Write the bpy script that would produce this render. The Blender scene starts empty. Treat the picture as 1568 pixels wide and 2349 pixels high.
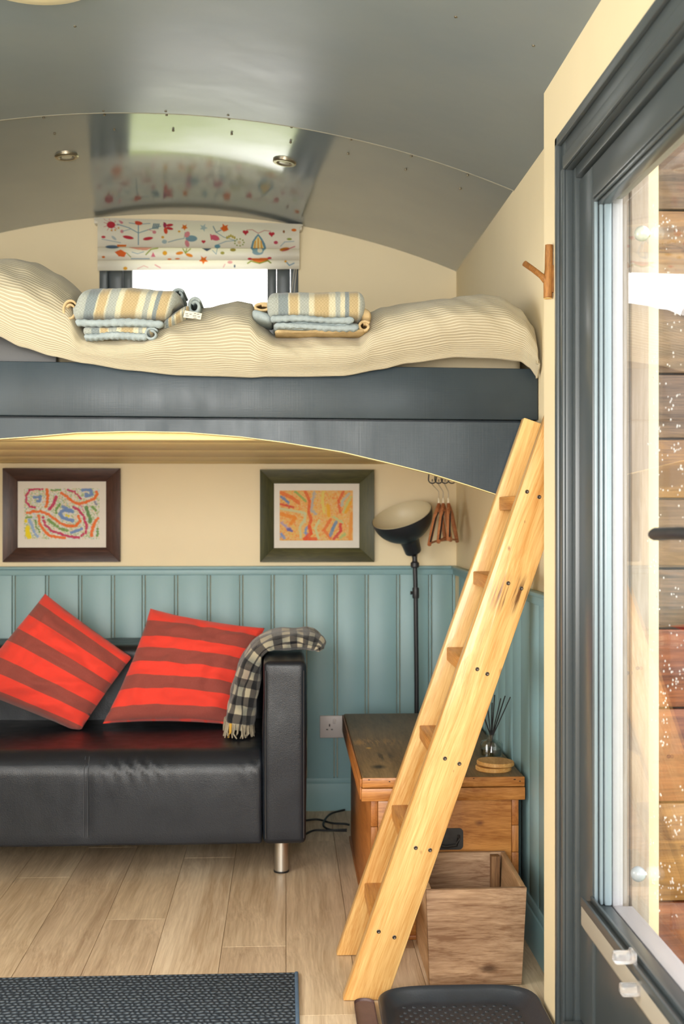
import bpy, bmesh, math, random
import numpy as np
from mathutils import Vector, Matrix, noise

random.seed(7)
scn = bpy.context.scene
col = scn.collection
PI = math.pi

# ------------------------------------------------------------------ camera, sky, lights, exposure
IW, IH, FPX, H = 1568.0, 2349.0, 2760.0, 1.132
cd = bpy.data.cameras.new('camera'); cam = bpy.data.objects.new('camera', cd); col.objects.link(cam)
cd.sensor_fit = 'VERTICAL'; cd.sensor_height = 36.0; cd.lens = FPX / IH * 36.0
cd.clip_start = 0.05
YAW = math.atan((784 - 655) / FPX); PITCH = math.atan((1178 - 1174.5) / FPX)
cam.location = (0, 0, H); cam.rotation_euler = (PI / 2 + PITCH, 0, -YAW)
cd.dof.use_dof = True; cd.dof.focus_distance = 2.9; cd.dof.aperture_fstop = 5.0
scn.camera = cam

w = bpy.data.worlds.new('sky'); scn.world = w; w.use_nodes = True
bg = w.node_tree.nodes['Background']; bg.inputs[0].default_value = (1.0, 0.985, 0.95, 1); bg.inputs[1].default_value = 4.0

def area(name, loc, rot, sx, sy, power, color):
    l = bpy.data.lights.new(name, 'AREA'); l.shape = 'RECTANGLE'; l.size = sx; l.size_y = sy
    l.energy = power; l.color = color
    o = bpy.data.objects.new(name, l); col.objects.link(o); o.location = loc; o.rotation_euler = rot
    return o
# daylight entering by the glazed end behind the camera and by the window in the left side wall
area('rear_daylight', (-0.42, -1.02, 1.42), (PI / 2, 0, 0), 1.5, 1.25, 68, (1.0, 0.98, 0.94))
area('side_daylight', (-1.52, 1.95, 1.25), (0, -PI / 2, 0), 0.9, 1.2, 17, (1.0, 0.985, 0.96))

scn.view_settings.view_transform = 'Standard'; scn.view_settings.look = 'None'
scn.view_settings.gamma = 1.0; scn.view_settings.exposure = 0.41
scn.view_settings.use_curve_mapping = False
scn.cycles.use_denoising = True
scn.cycles.max_bounces = 12; scn.cycles.diffuse_bounces = 6; scn.cycles.glossy_bounces = 5
scn.cycles.transparent_max_bounces = 24; scn.cycles.transmission_bounces = 8
scn.cycles.sample_clamp_indirect = 6.0

# ------------------------------------------------------------------ helpers
_R = cam.rotation_euler.to_matrix()
def ray(px, py):
    return _R @ Vector((px - IW / 2, -(py - IH / 2), -FPX))
def at(px, py, Y=None, X=None, Z=None):
    d = ray(px, py); o = Vector((0, 0, H))
    if Y is not None: t = (Y - o.y) / d.y
    elif X is not None: t = (X - o.x) / d.x
    else: t = (Z - o.z) / d.z
    return o + d * t
def lin(c):
    return c / 12.92 if c <= 0.04045 else ((c + 0.055) / 1.055) ** 2.4
def S(h):
    h = h.lstrip('#'); return tuple(lin(int(h[i:i + 2], 16) / 255) for i in (0, 2, 4)) + (1,)
def interp(pts, x):
    if x <= pts[0][0]: return pts[0][1]
    for (a, b), (c, d) in zip(pts, pts[1:]):
        if x <= c:
            t = (x - a) / (c - a); t = t * t * (3 - 2 * t) * 0.5 + t * 0.5
            return b + (d - b) * t
    return pts[-1][1]

# ---- materials
class NT:
    def __init__(s, name):
        s.m = bpy.data.materials.new(name); s.m.use_nodes = True
        s.n = s.m.node_tree.nodes; s.l = s.m.node_tree.links
        s.b = s.n['Principled BSDF']; s._co = None
    def node(s, t, **k):
        x = s.n.new(t)
        for a, v in k.items(): setattr(x, a, v)
        return x
    def put(s, sock, v):
        if isinstance(v, bpy.types.NodeSocket): s.l.new(v, sock)
        else: sock.default_value = v
    def co(s):
        if s._co is None: s._co = s.node('ShaderNodeTexCoord')
        return s._co.outputs['Object']
    def uv(s):
        return s.node('ShaderNodeUVMap').outputs[0]
    def math(s, op, a, b=0.0, c=0.0):
        x = s.node('ShaderNodeMath', operation=op)
        for i, v in enumerate((a, b, c)): s.put(x.inputs[i], v)
        return x.outputs[0]
    def map(s, vec, scale=(1, 1, 1), rot=None, loc=(0, 0, 0)):
        if rot:
            r = s.node('ShaderNodeMapping'); s.put(r.inputs[0], vec); r.inputs['Rotation'].default_value = rot; vec = r.outputs[0]
        m = s.node('ShaderNodeMapping'); s.put(m.inputs[0], vec); m.inputs['Scale'].default_value = scale; m.inputs['Location'].default_value = loc
        return m.outputs[0]
    def noise(s, vec, scale, detail=3, rough=0.5, dist=0.0):
        x = s.node('ShaderNodeTexNoise'); s.put(x.inputs['Vector'], vec)
        x.inputs['Scale'].default_value = scale; x.inputs['Detail'].default_value = detail
        x.inputs['Roughness'].default_value = rough; x.inputs['Distortion'].default_value = dist
        return x.outputs[0]
    def ramp(s, f, stops):
        x = s.node('ShaderNodeValToRGB'); s.put(x.inputs[0], f); e = x.color_ramp.elements
        while len(e) < len(stops): e.new(0.5)
        for i, (p, c) in enumerate(stops):
            e[i].position = p; e[i].color = c if len(c) == 4 else (*c, 1)
        return x.outputs[0]
    def mix(s, f, a, b, mode='MIX'):
        x = s.node('ShaderNodeMix', data_type='RGBA', blend_type=mode)
        s.put(x.inputs[0], f); s.put(x.inputs[6], a); s.put(x.inputs[7], b)
        return x.outputs[2]
    def bump(s, h, strength=0.3, dist=0.002):
        x = s.node('ShaderNodeBump'); s.put(x.inputs['Height'], h); x.inputs['Strength'].default_value = strength; x.inputs['Distance'].default_value = dist
        s.l.new(x.outputs[0], s.b.inputs['Normal']); return x
    def color(s, v): s.put(s.b.inputs['Base Color'], v)
    def sep(s, v):
        x = s.node('ShaderNodeSeparateXYZ'); s.put(x.inputs[0], v); return x.outputs
    def dist(s, vec, p, sc=(1, 1, 1)):
        x = s.node('ShaderNodeVectorMath', operation='SUBTRACT'); s.put(x.inputs[0], vec); x.inputs[1].default_value = p
        y = s.node('ShaderNodeVectorMath', operation='MULTIPLY'); s.put(y.inputs[0], x.outputs[0]); y.inputs[1].default_value = sc
        z = s.node('ShaderNodeVectorMath', operation='LENGTH'); s.put(z.inputs[0], y.outputs[0]); return z.outputs['Value']
    def set(s, rough=0.5, metal=0.0, spec=0.5, coat=0.0, sheen=0.0):
        b = s.b.inputs; b['Roughness'].default_value = rough; b['Metallic'].default_value = metal
        b['Specular IOR Level'].default_value = spec; b['Coat Weight'].default_value = coat
        b['Sheen Weight'].default_value = sheen; return s

def paint(name, c, rough=0.5, var=0.06, scale=6, bump=0.08, bscale=120, spec=0.5, coat=0.0):
    t = NT(name); t.set(rough, spec=spec, coat=coat); c = S(c) if isinstance(c, str) else c
    d = tuple(x * (1 - var) for x in c[:3]) + (1,); u = tuple(min(1, x * (1 + var)) for x in c[:3]) + (1,)
    t.color(t.ramp(t.noise(t.co(), scale, 4), [(0.3, d), (0.7, u)]))
    if bump: t.bump(t.noise(t.co(), bscale, 3), bump, 0.002)
    return t.m
def metal(name, c, rough=0.3):
    t = NT(name); t.set(rough, metal=1.0); t.color(S(c)); t.bump(t.noise(t.co(), 300, 2), 0.03, 0.001); return t.m
def plastic(name, c, rough=0.35):
    t = NT(name); t.set(rough); t.color(S(c)); t.bump(t.noise(t.co(), 200, 2), 0.03, 0.001); return t.m
def wood(name, dark, light, stretch=(1, 1, 0.08), scale=30, rot=None, rough=0.5, knots=(), stains=(), bump=0.2, wide=0.35, coat=0.0, spec=0.4):
    t = NT(name); t.set(rough, coat=coat, spec=spec)
    v = t.map(t.co(), stretch, rot)
    warp = t.noise(t.map(t.co(), tuple(0.35 + 0.65 * x for x in stretch), rot), 5, 2)
    add = t.node('ShaderNodeVectorMath', operation='ADD'); t.put(add.inputs[0], v)
    sc = t.node('ShaderNodeVectorMath', operation='SCALE'); comb = t.node('ShaderNodeCombineXYZ')
    for i in range(3): t.put(comb.inputs[i], warp)
    t.put(sc.inputs[0], comb.outputs[0]); sc.inputs['Scale'].default_value = 0.05
    t.put(add.inputs[1], sc.outputs[0]); v = add.outputs[0]
    g = t.noise(v, scale, 5, 0.62); f = t.noise(v, scale * 5, 3, 0.6); b = t.noise(v, scale * 0.22, 2)
    k = t.math('ADD', t.math('MULTIPLY', g, 0.40), t.math('ADD', t.math('MULTIPLY', f, 0.32), t.math('MULTIPLY', b, 0.28)))
    c = t.ramp(k, [(0.5 - wide * .24, S(dark)), (0.5 + wide * .24, S(light))])
    for (p, r, s3) in knots:
        dd = t.math('ADD', t.dist(t.co(), p, s3), t.math('MULTIPLY', t.noise(t.co(), 60, 2), r * 0.5))
        kk = t.ramp(t.math('DIVIDE', dd, r), [(0.35, (1, 1, 1)), (1.0, (0, 0, 0))])
        c = t.mix(t.math('MULTIPLY', kk, 0.75), c, S('#5A2C12'))
    for (p, r, s3, hexc, amt) in stains:
        dd = t.dist(t.co(), p, s3)
        kk = t.ramp(t.math('DIVIDE', dd, r), [(0.3, (1, 1, 1)), (1.0, (0, 0, 0))])
        sp = t.ramp(t.noise(v, scale * 2.5, 3, 0.6), [(0.5, (0, 0, 0)), (0.6, (1, 1, 1))])
        c = t.mix(t.math('MULTIPLY', kk, amt - 1.0) if amt > 1 else t.math('MULTIPLY', t.math('MULTIPLY', kk, sp), amt), c, S(hexc))
    t.color(c); t.bump(t.math('ADD', g, f), bump, 0.0015)
    return t.m
def attr_mat(name, rough=0.85, bump=0.15, bscale=900, sheen=0.0, thin=0.0):
    t = NT(name); t.set(rough, spec=0.2, sheen=sheen)
    a = t.node('ShaderNodeAttribute'); a.attribute_name = 'print'
    t.color(a.outputs['Color']); t.bump(t.noise(t.co(), bscale, 2), bump, 0.001)
    if thin:                                   # cloth that lets some daylight through
        tl = t.node('ShaderNodeBsdfTranslucent'); t.put(tl.inputs[0], a.outputs['Color']); mx = t.node('ShaderNodeMixShader'); mx.inputs[0].default_value = thin
        t.put(mx.inputs[1], t.b.outputs[0]); t.put(mx.inputs[2], tl.outputs[0]); t.l.new(mx.outputs[0], t.n['Material Output'].inputs[0])
    return t.m
def glass(name, tint=(1, 1, 1), base=0.04):
    """thin architectural glass: clear, with the real growth of the mirror reflection at grazing angles"""
    t = NT(name); t.n.remove(t.b)
    g = t.node('ShaderNodeNewGeometry'); d = t.node('ShaderNodeVectorMath', operation='DOT_PRODUCT')
    t.put(d.inputs[0], g.outputs['Normal']); t.put(d.inputs[1], g.outputs['Incoming'])
    c = t.math('ABSOLUTE', d.outputs['Value'])
    f = t.math('ADD', base, t.math('MULTIPLY', 1 - base, t.math('POWER', t.math('SUBTRACT', 1.0, c), 5.0)))
    tr = t.node('ShaderNodeBsdfTransparent'); tr.inputs[0].default_value = (*tint, 1)
    gl = t.node('ShaderNodeBsdfGlossy'); gl.inputs['Roughness'].default_value = 0.01
    mx = t.node('ShaderNodeMixShader'); t.put(mx.inputs[0], f); t.put(mx.inputs[1], tr.outputs[0]); t.put(mx.inputs[2], gl.outputs[0])
    t.l.new(mx.outputs[0], t.n['Material Output'].inputs[0]); return t.m

# ---- geometry
def box(bm, lo, hi, bev=0.002, seg=2, mtx=None):
    lo, hi = Vector(lo), Vector(hi)
    t = bmesh.new(); bmesh.ops.create_cube(t, size=1.0)
    for v in t.verts:
        v.co = Vector(((v.co.x + .5) * (hi.x - lo.x) + lo.x, (v.co.y + .5) * (hi.y - lo.y) + lo.y, (v.co.z + .5) * (hi.z - lo.z) + lo.z))
    bev = min(bev, 0.45 * min(abs(hi - lo)[i] if False else abs((hi - lo)[i]) for i in range(3)))
    if bev > 0: bmesh.ops.bevel(t, geom=t.edges[:], offset=bev, segments=seg, affect='EDGES', profile=0.5)
    merge(bm, t, mtx); return bm
def merge(bm, t, mtx=None):
    if mtx is not None: bmesh.ops.transform(t, matrix=mtx, verts=t.verts[:])
    mp = {v: bm.verts.new(v.co) for v in t.verts}
    for f in t.faces:
        try: bm.faces.new([mp[v] for v in f.verts])
        except ValueError: pass
    t.free()
def hexa(bm, p, bev=0.0, seg=2):
    """a box from its eight corners: p[0..3] one face, p[4..7] the face opposite in the same order"""
    t = bmesh.new(); v = [t.verts.new(q) for q in p]
    for f in ((3, 2, 1, 0), (4, 5, 6, 7), (0, 1, 5, 4), (1, 2, 6, 5), (2, 3, 7, 6), (3, 0, 4, 7)): t.faces.new([v[i] for i in f])
    bmesh.ops.recalc_face_normals(t, faces=t.faces[:])
    if bev > 0: bmesh.ops.bevel(t, geom=t.edges[:], offset=bev, segments=seg, affect='EDGES', profile=0.5)
    merge(bm, t); return bm
def prism(bm, poly, y0, y1, axis='Y', bev=0.0):
    """polygon of (a, b) pairs swept along an axis: axis Y takes (x, z), axis X takes (y, z), axis Z takes (x, y)"""
    def P(a, b, c): return {'Y': (a, c, b), 'X': (c, a, b), 'Z': (a, b, c)}[axis]
    t = bmesh.new(); A = [t.verts.new(P(a, b, y0)) for a, b in poly]; B = [t.verts.new(P(a, b, y1)) for a, b in poly]
    t.faces.new(A); t.faces.new(B[::-1])
    for i in range(len(poly)): t.faces.new((A[i], B[i], B[(i + 1) % len(poly)], A[(i + 1) % len(poly)]))
    bmesh.ops.recalc_face_normals(t, faces=t.faces[:])
    if bev > 0: bmesh.ops.bevel(t, geom=t.edges[:], offset=bev, segments=2, affect='EDGES', profile=0.5)
    merge(bm, t); return bm
def tube(bm, pts, r, n=10, cap=True):
    pts = [Vector(p) for p in pts]; rr = r if isinstance(r, (list, tuple)) else [r] * len(pts)
    rings = []; up = Vector((0.31, 0.17, 0.93))
    for i, p in enumerate(pts):
        d = (pts[min(i + 1, len(pts) - 1)] - pts[max(i - 1, 0)]).normalized()
        a = d.cross(up)
        if a.length < 1e-4: a = d.cross(Vector((1, 0, 0)))
        a.normalize(); b = d.cross(a)
        rings.append([bm.verts.new(p + (a * math.cos(2 * PI * k / n) + b * math.sin(2 * PI * k / n)) * rr[i]) for k in range(n)])
    for A, B in zip(rings, rings[1:]):
        for k in range(n): bm.faces.new((A[k], A[(k + 1) % n], B[(k + 1) % n], B[k]))
    if cap: bm.faces.new(rings[0][::-1]); bm.faces.new(rings[-1])
    return bm
def lathe(bm, prof, n=32, mtx=None, cap=True):
    """prof: (radius, z) from bottom to top"""
    t = bmesh.new(); rings = []
    for r, z in prof:
        rings.append([t.verts.new((r * math.cos(2 * PI * k / n), r * math.sin(2 * PI * k / n), z)) for k in range(n)])
    for A, B in zip(rings, rings[1:]):
        for k in range(n): t.faces.new((A[k], A[(k + 1) % n], B[(k + 1) % n], B[k]))
    if cap: t.faces.new(rings[0][::-1]); t.faces.new(rings[-1])
    merge(bm, t, mtx); return bm
def grid(bm, nu, nv, fn, uvfn=None, wrap_v=False):
    """fn(u, v) for u, v in 0..1"""
    uvl = bm.loops.layers.uv.verify()
    V = [[bm.verts.new(fn(i / nu, j / nv)) for j in range(nv if wrap_v else nv + 1)] for i in range(nu + 1)]
    for i in range(nu):
        for j in range(nv):
            jj = (j + 1) % nv if wrap_v else j + 1
            f = bm.faces.new((V[i][j], V[i + 1][j], V[i + 1][jj], V[i][jj]))
            if uvfn:
                for lp, (a, b) in zip(f.loops, ((i, j), (i + 1, j), (i + 1, j + 1), (i, j + 1))): lp[uvl].uv = uvfn(a / nu, b / nv)
    return V
def BM(): return bmesh.new()
def obj(name, bm, m, parent=None, base=None, smooth=35, recalc=False):
    """ONE mesh object; parented ones are stored relative to the base of their thing"""
    if recalc: bmesh.ops.recalc_face_normals(bm, faces=bm.faces[:])
    me = bpy.data.meshes.new(name); bm.to_mesh(me); bm.free()
    if m: me.materials.append(m)
    if smooth:
        me.polygons.foreach_set('use_smooth', [True] * len(me.polygons)); me.set_sharp_from_angle(angle=math.radians(smooth))
    o = bpy.data.objects.new(name, me); col.objects.link(o)
    if parent is not None:
        o.parent = parent; org = Vector(parent.get('base', (0, 0, 0)))
        me.transform(Matrix.Translation(-org)); o['base'] = tuple(org)
    elif base is not None:
        me.transform(Matrix.Translation(-Vector(base))); o.location = base; o['base'] = tuple(base)
    else: o['base'] = (0.0, 0.0, 0.0)
    return o
def thing(name, label, cat, base=(0, 0, 0), group=None):
    o = bpy.data.objects.new(name, None); col.objects.link(o); o.location = base; o['base'] = tuple(base); o.empty_display_size = 0.05
    return tag(o, label, cat, group)
def tag(o, label, cat, group=None):
    o['label'] = label; o['category'] = cat
    if group: o['group'] = group
    return o
def struct(name, bm, m, label=None, parent=None, smooth=35):
    o = obj(name, bm, m, parent, smooth=smooth)
    if parent is None:
        o['kind'] = 'structure'
        if label: o['label'] = label
    return o

class Canvas:
    """a flat print: coloured by strokes and dots in photograph-sized cells, kept as a colour attribute of a fine sheet"""
    def __init__(s, x0, y0, x1, y1, bgc, res=1.0):
        s.x0, s.y0, s.res = x0, y0, res; s.w = int((x1 - x0) / res) + 1; s.h = int((y1 - y0) / res) + 1
        s.a = np.ones((s.h, s.w, 3)) * np.array(S(bgc)[:3])
        yy, xx = np.mgrid[0:s.h, 0:s.w]; s.X = xx * res + x0; s.Y = yy * res + y0
    def put(s, mask, c, a=1.0):
        m = np.clip(mask, 0, 1)[..., None] * a; s.a = s.a * (1 - m) + np.array(S(c)[:3]) * m
    def ell(s, cx, cy, rx, ry, c, ang=0, a=1.0):
        A = math.radians(ang); dx, dy = s.X - cx, s.Y - cy
        u = (dx * math.cos(A) + dy * math.sin(A)) / rx; v = (-dx * math.sin(A) + dy * math.cos(A)) / ry
        s.put((1.0 - np.sqrt(u * u + v * v)) * min(rx, ry) / s.res + 0.5, c, a)
    def line(s, pts, wd, c, a=1.0):
        for (ax, ay), (bx, by) in zip(pts, pts[1:]):
            L = (bx - ax) ** 2 + (by - ay) ** 2 + 1e-9
            t = np.clip(((s.X - ax) * (bx - ax) + (s.Y - ay) * (by - ay)) / L, 0, 1)
            d = np.hypot(s.X - ax - t * (bx - ax), s.Y - ay - t * (by - ay)); s.put((wd / 2 - d) / s.res + 0.5, c, a)
    def poly(s, pts, c, a=1.0):
        inside = np.zeros(s.X.shape, bool); n = len(pts)
        for i in range(n):
            (x1, y1), (x2, y2) = pts[i], pts[(i + 1) % n]
            if y1 == y2: continue
            cond = ((y1 > s.Y) != (y2 > s.Y)) & (s.X < (x2 - x1) * (s.Y - y1) / (y2 - y1) + x1); inside ^= cond
        s.put(inside.astype(float), c, a)
    def dots(s, pts, r, step, c, jit=1.0):
        for (ax, ay), (bx, by) in zip(pts, pts[1:]):
            n = max(1, int(math.hypot(bx - ax, by - ay) / step))
            for k in range(n):
                t = k / n; s.ell(ax + (bx - ax) * t + random.uniform(-jit, jit), ay + (by - ay) * t + random.uniform(-jit, jit), r * random.uniform(.85, 1.15), r * random.uniform(.8, 1.1), c, a=0.9)
    def sheet(s, name, fn, m, parent=None, base=None):
        bm = BM(); nu, nv = s.w - 1, s.h - 1
        V = grid(bm, nu, nv, lambda u, v: fn(u, v))
        bm.verts.index_update(); o = obj(name, bm, m, parent, base, smooth=60)
        at_ = o.data.color_attributes.new('print', 'FLOAT_COLOR', 'POINT')
        buf = np.ones((s.w, s.h, 4), np.float32); buf[..., :3] = np.transpose(s.a, (1, 0, 2)); at_.data.foreach_set('color', buf.ravel())
        return o

# ------------------------------------------------------------------ shared materials
M = {}
M['cream'] = paint('cream_wall_paint', '#E7D7B2', 0.55, 0.03, 3, 0.06, 260)
M['cream_board'] = paint('cream_board_paint', '#E7CE90', 0.5, 0.03, 5, 0.05, 160)
M['teal'] = paint('teal_panel_paint', '#86A9AF', 0.42, 0.04, 5, 0.06, 150)
M['grey_paint'] = paint('dark_grey_door_paint', '#434A4D', 0.29, 0.05, 4, 0.015, 30)
M['bed_paint'] = None
M['white_paint'] = paint('white_outdoor_paint', '#B4B0B2', 0.45, 0.03, 8, 0.04)
M['black_metal'] = paint('black_lamp_metal', '#26272B', 0.42, 0.05, 20, 0.04, 300)
M['black_wire'] = paint('black_wire', '#23252A', 0.4, 0.03, 20, 0.0)
M['chrome'] = metal('brushed_steel', '#D0CDC6', 0.38)
M['dark_metal'] = metal('dark_screw_metal', '#57504A', 0.45)
M['brass_ring'] = metal('nickel_ring', '#B7AC98', 0.3)
M['glass'] = glass('clear_glass')

# ------------------------------------------------------------------ the setting
YB = 4.60                                   # end wall
XR = at(1046, 1300, Y=YB).x                 # right wall, far part
XN = 0.585                                  # right wall, thicker part beside the door
YN = 0.585 / (at(1247, 1100, X=0.585).x) * at(1247, 1100, X=0.585).y
_ap = at(406, 494, Y=YB); XC, ZA, RA = _ap.x, _ap.z, 2.85
XL = 2 * XC - XR
def zc(x): return ZA - RA + math.sqrt(RA * RA - (x - XC) ** 2)
YREAR = -1.0

# ceiling: curved sheets, the far one tucked above the near one
def arc_sheet(y0, y1, dz, th=0.012, n=40, x0=XL - 0.09, x1=XR + 0.09):
    bm = BM(); P = []
    for i in range(n + 1):
        x = x0 + (x1 - x0) * i / n; P.append((x, zc(x) + dz))
    Q = [(x, z + th) for x, z in reversed(P)]
    prism(bm, P + Q, y0, y1); return bm
def ceil_mat(name, r0, r1, bump):
    t = NT(name); t.set(0.2, spec=0.9, coat=0.35); t.b.inputs['Coat Roughness'].default_value = (r0 + r1) / 2
    n1 = t.noise(t.co(), 2.2, 3); n2 = t.noise(t.co(), 3.5, 4)
    t.color(t.ramp(n1, [(0.3, S('#76828A')), (0.7, S('#828B8E'))]))
    t.put(t.b.inputs['Roughness'], t.ramp(n2, [(0.35, (r0,) * 3), (0.65, (r1,) * 3)]))
    t.bump(t.noise(t.co(), 4.0, 3, 0.55), bump, 0.02); return t.m
M['ceiling'] = ceil_mat('grey_ceiling_gloss_paint', 0.09, 0.13, 0.02)
M['ceiling_near'] = ceil_mat('grey_ceiling_satin_paint', 0.285, 0.34, 0.14)
YS = 3.43
ceil = struct('ceiling', arc_sheet(YREAR - 0.1, YB + 0.1, 0.014, 0.03), M['ceiling'], 'curved grey roof lining of the hut')
obj('ceiling_panel', arc_sheet(YS + 0.002, YB - 0.001, 0.004, 0.01), M['ceiling'], ceil)
obj('ceiling_panel', arc_sheet(YREAR, YS, 0.0, 0.014), M['ceiling_near'], ceil)
sb = BM(); prism(sb, [(XL + (XR - XL) * i / 40, zc(XL + (XR - XL) * i / 40) - 0.0005) for i in range(41)] + [(XL + (XR - XL) * i / 40, zc(XL + (XR - XL) * i / 40) + 0.002) for i in range(40, -1, -1)], YS - 0.004, YS + 0.002)
obj('seam_strip', sb, paint('pale_sealant', '#A9A698', 0.5, 0.05, 20, 0.0), ceil)
nail_m = metal('nail_steel', '#8C8474', 0.45)
nails = [(100, 270), (125, 307), (237, 254), (239, 264), (262, 298), (380, 255), (382, 264), (397, 300), (523, 264), (525, 273), (531, 308), (668, 292), (666, 327), (805, 320), (798, 353), (930, 389), (1055, 433), (1072, 402), (943, 358), (1045, 38), (1223, 104), (172, 60)]
for k, (px, py) in enumerate(nails):
    p = at(px, py, Y=3.4)
    for _ in range(12):                      # slide along the ray until it meets the roof
        d = ray(px, py); zt = zc(p.x); p = Vector((0, 0, H)) + d * ((zt - H) / d.z)
    b = BM(); s = 1 if p.y > 2.9 else 1.0
    lathe(b, [(0.0016, -0.0026), (0.0032, -0.002), (0.0036, 0.0), (0.003, 0.004)], 8, Matrix.Translation(p))
    obj('nail', b, nail_m, ceil)

# floor
base_f = BM(); box(base_f, (XL - 0.1, YREAR - 0.1, -0.06), (XR + 0.1, YB + 0.1, -0.0065), 0)
floor = struct('floor', base_f, paint('floor_underlay', '#5C4A36', 0.9), 'pale oak plank floor')
fl_mats = [wood('oak_plank_a', '#AD9475', '#DFC9A9', (1, 0.05, 1), 34, rough=0.42, bump=0.12, wide=0.5),
           wood('oak_plank_b', '#B69C7C', '#E6D2B4', (1, 0.045, 1), 32, rough=0.42, bump=0.12, wide=0.45),
           wood('oak_plank_c', '#A58C70', '#D8C1A2', (1, 0.05, 1), 38, rough=0.42, bump=0.12, wide=0.5)]
PW = 0.1675; X0 = at(656, 2235, Z=0).x
joint_px = {-1: [2170, 1905], -2: [1965], -3: [2103], -4: [2290], -5: [2005], 0: [2330, 1930], 1: [2180], 2: [2060]}
i0 = math.floor((XL - X0) / PW)
for i in range(i0, 5):
    xa = max(X0 + i * PW + 0.0005, XL - 0.02); xb = min(X0 + (i + 1) * PW - 0.0005, XR + 0.02)
    if xb - xa < 0.01: continue
    ys = sorted(at(656, y, Z=0).y for y in joint_px.get(i, [2000 + 60 * (i % 4)]))
    cuts = [YREAR] + [c - 1.45 for c in ys[:1] if c - 1.45 > YREAR + .1] + ys + ([ys[-1] + 1.3] if ys[-1] + 1.3 < YB - 0.1 else []) + [YB]
    for a, b_ in zip(cuts, cuts[1:]):
        b = BM(); box(b, (xa, a + 0.0005, -0.0065), (xb, b_ - 0.0005, random.uniform(-0.0004, 0.0)), 0.0008, 1)
        o = obj('floor_plank', b, fl_mats[random.randrange(3)], floor)

# walls
def wall_piece(poly, y0, y1, bm): prism(bm, poly, y0, y1)
W0, W1 = at(228, 600, Y=YB).x, at(684, 600, Y=YB).x; WZ1 = at(406, 512, Y=YB).z; WZ0 = at(406, 850, Y=YB).z
wb = BM()
def arcpts(x0, x1, n=14): return [(x0 + (x1 - x0) * i / n, zc(x0 + (x1 - x0) * i / n) + 0.012) for i in range(n + 1)]
TH = 0.09
prism(wb, [(XL - .1, -.06), (W0, -.06)] + arcpts(XL - .1, W0)[::-1], YB, YB + TH)
prism(wb, [(W1, -.06), (XR + .1, -.06)] + arcpts(W1, XR + .1)[::-1], YB, YB + TH)
prism(wb, [(W0, -.06), (W1, -.06), (W1, WZ0), (W0, WZ0)], YB, YB + TH)
prism(wb, [(W0, WZ1), (W1, WZ1)] + arcpts(W0, W1)[::-1], YB, YB + TH)
wall_back = struct('wall_back', wb, M['cream'], 'cream end wall with blue panelling below')
wr = BM(); prism(wr, [(YN - 0.3, -.06), (YB, -.06), (YB, zc(XR) + .02), (YN - 0.3, zc(XR) + .02)], XR, XR + 0.1, 'X')
wall_right = struct('wall_right', wr, M['cream'], 'cream side wall beside the raised bed')
YD0, YD1 = 1.58, 2.43                        # door opening along the wall
ZD = 1.815
wn = BM()
for (ya, yb_, za, zb) in ((YD1 + 0.025, YN, -.06, 3), (YREAR - .1, YD0 - 0.025, -.06, 3), (YD0 - 0.025, YD1 + 0.025, ZD + 0.025, 3)):
    zt = min(zb, zc(XN) + .01); prism(wn, [(ya, za), (yb_, za), (yb_, zt), (ya, zt)], XN, XN + 0.075, 'X')
struct('wall_right.001', wn, M['cream'], 'thicker cream wall around the glazed door')
wl = BM()
for (ya, yb_, za, zb) in ((YREAR - .1, 1.45, -.06, 3), (2.45, YB + .1, -.06, 3), (1.45, 2.45, -.06, 0.60), (1.45, 2.45, 1.90, 3)):
    zt = min(zb, zc(XL) + .012); prism(wl, [(ya, za), (yb_, za), (yb_, zt), (ya, zt)], XL - 0.09, XL, 'X')
struct('wall_left', wl, M['cream'], 'cream side wall with a window')
wq = BM()
xa, xb = XC - 0.78, XC + 0.78
prism(wq, [(XL - .1, -.06), (xa, -.06)] + arcpts(XL - .1, xa)[::-1], YREAR - TH, YREAR)
prism(wq, [(xb, -.06), (XR + .1, -.06)] + arcpts(xb, XR + .1)[::-1], YREAR - TH, YREAR)
prism(wq, [(xa, 2.06), (xb, 2.06)] + arcpts(xa, xb)[::-1], YREAR - TH, YREAR)
prism(wq, [(xa, -.06), (xb, -.06), (xb, 0.3), (xa, 0.3)], YREAR - TH, YREAR)
struct('wall_front', wq, M['cream'], 'cream end wall with glazed doorway')

# panelling
ZR = at(700, 1298, Y=YB).z
grooves = [-189, -114, -39, 36.5, 113, 188.5, 263.5, 334, 408, 483, 557, 629, 703, 773, 844, 916, 989, 1044]
gx = [at(g, 1500, Y=YB).x for g in grooves]
for a, b_ in zip(gx, gx[1:]):
    b = BM(); box(b, (a + 0.0012, YB - 0.012, 0.0), (b_ - 0.013, YB, ZR - 0.03), 0.003)
    box(b, (b_ - 0.0112, YB - 0.013, 0.0), (b_ - 0.0012, YB, ZR - 0.03), 0.004); obj('panel_board', b, M['teal'], wall_back)
rail = BM(); box(rail, (XL, YB - 0.026, ZR - 0.012), (XR, YB, ZR), 0.004); box(rail, (XL, YB - 0.017, ZR - 0.034), (XR, YB, ZR - 0.012), 0.003)
struct('trim_1', rail, M['teal'], 'blue rail along the top of the end wall panelling')
bb = BM(); box(bb, (XL, YB - 0.020, -0.005), (XR, YB, 0.105), 0.003); box(bb, (XL, YB - 0.016, 0.10), (XR, YB, 0.125), 0.006)
struct('baseboard_back', bb, M['teal'], 'blue skirting board along the end wall')
ys = [YN - 0.25 + 0.118 * k for k in range(18)]
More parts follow.
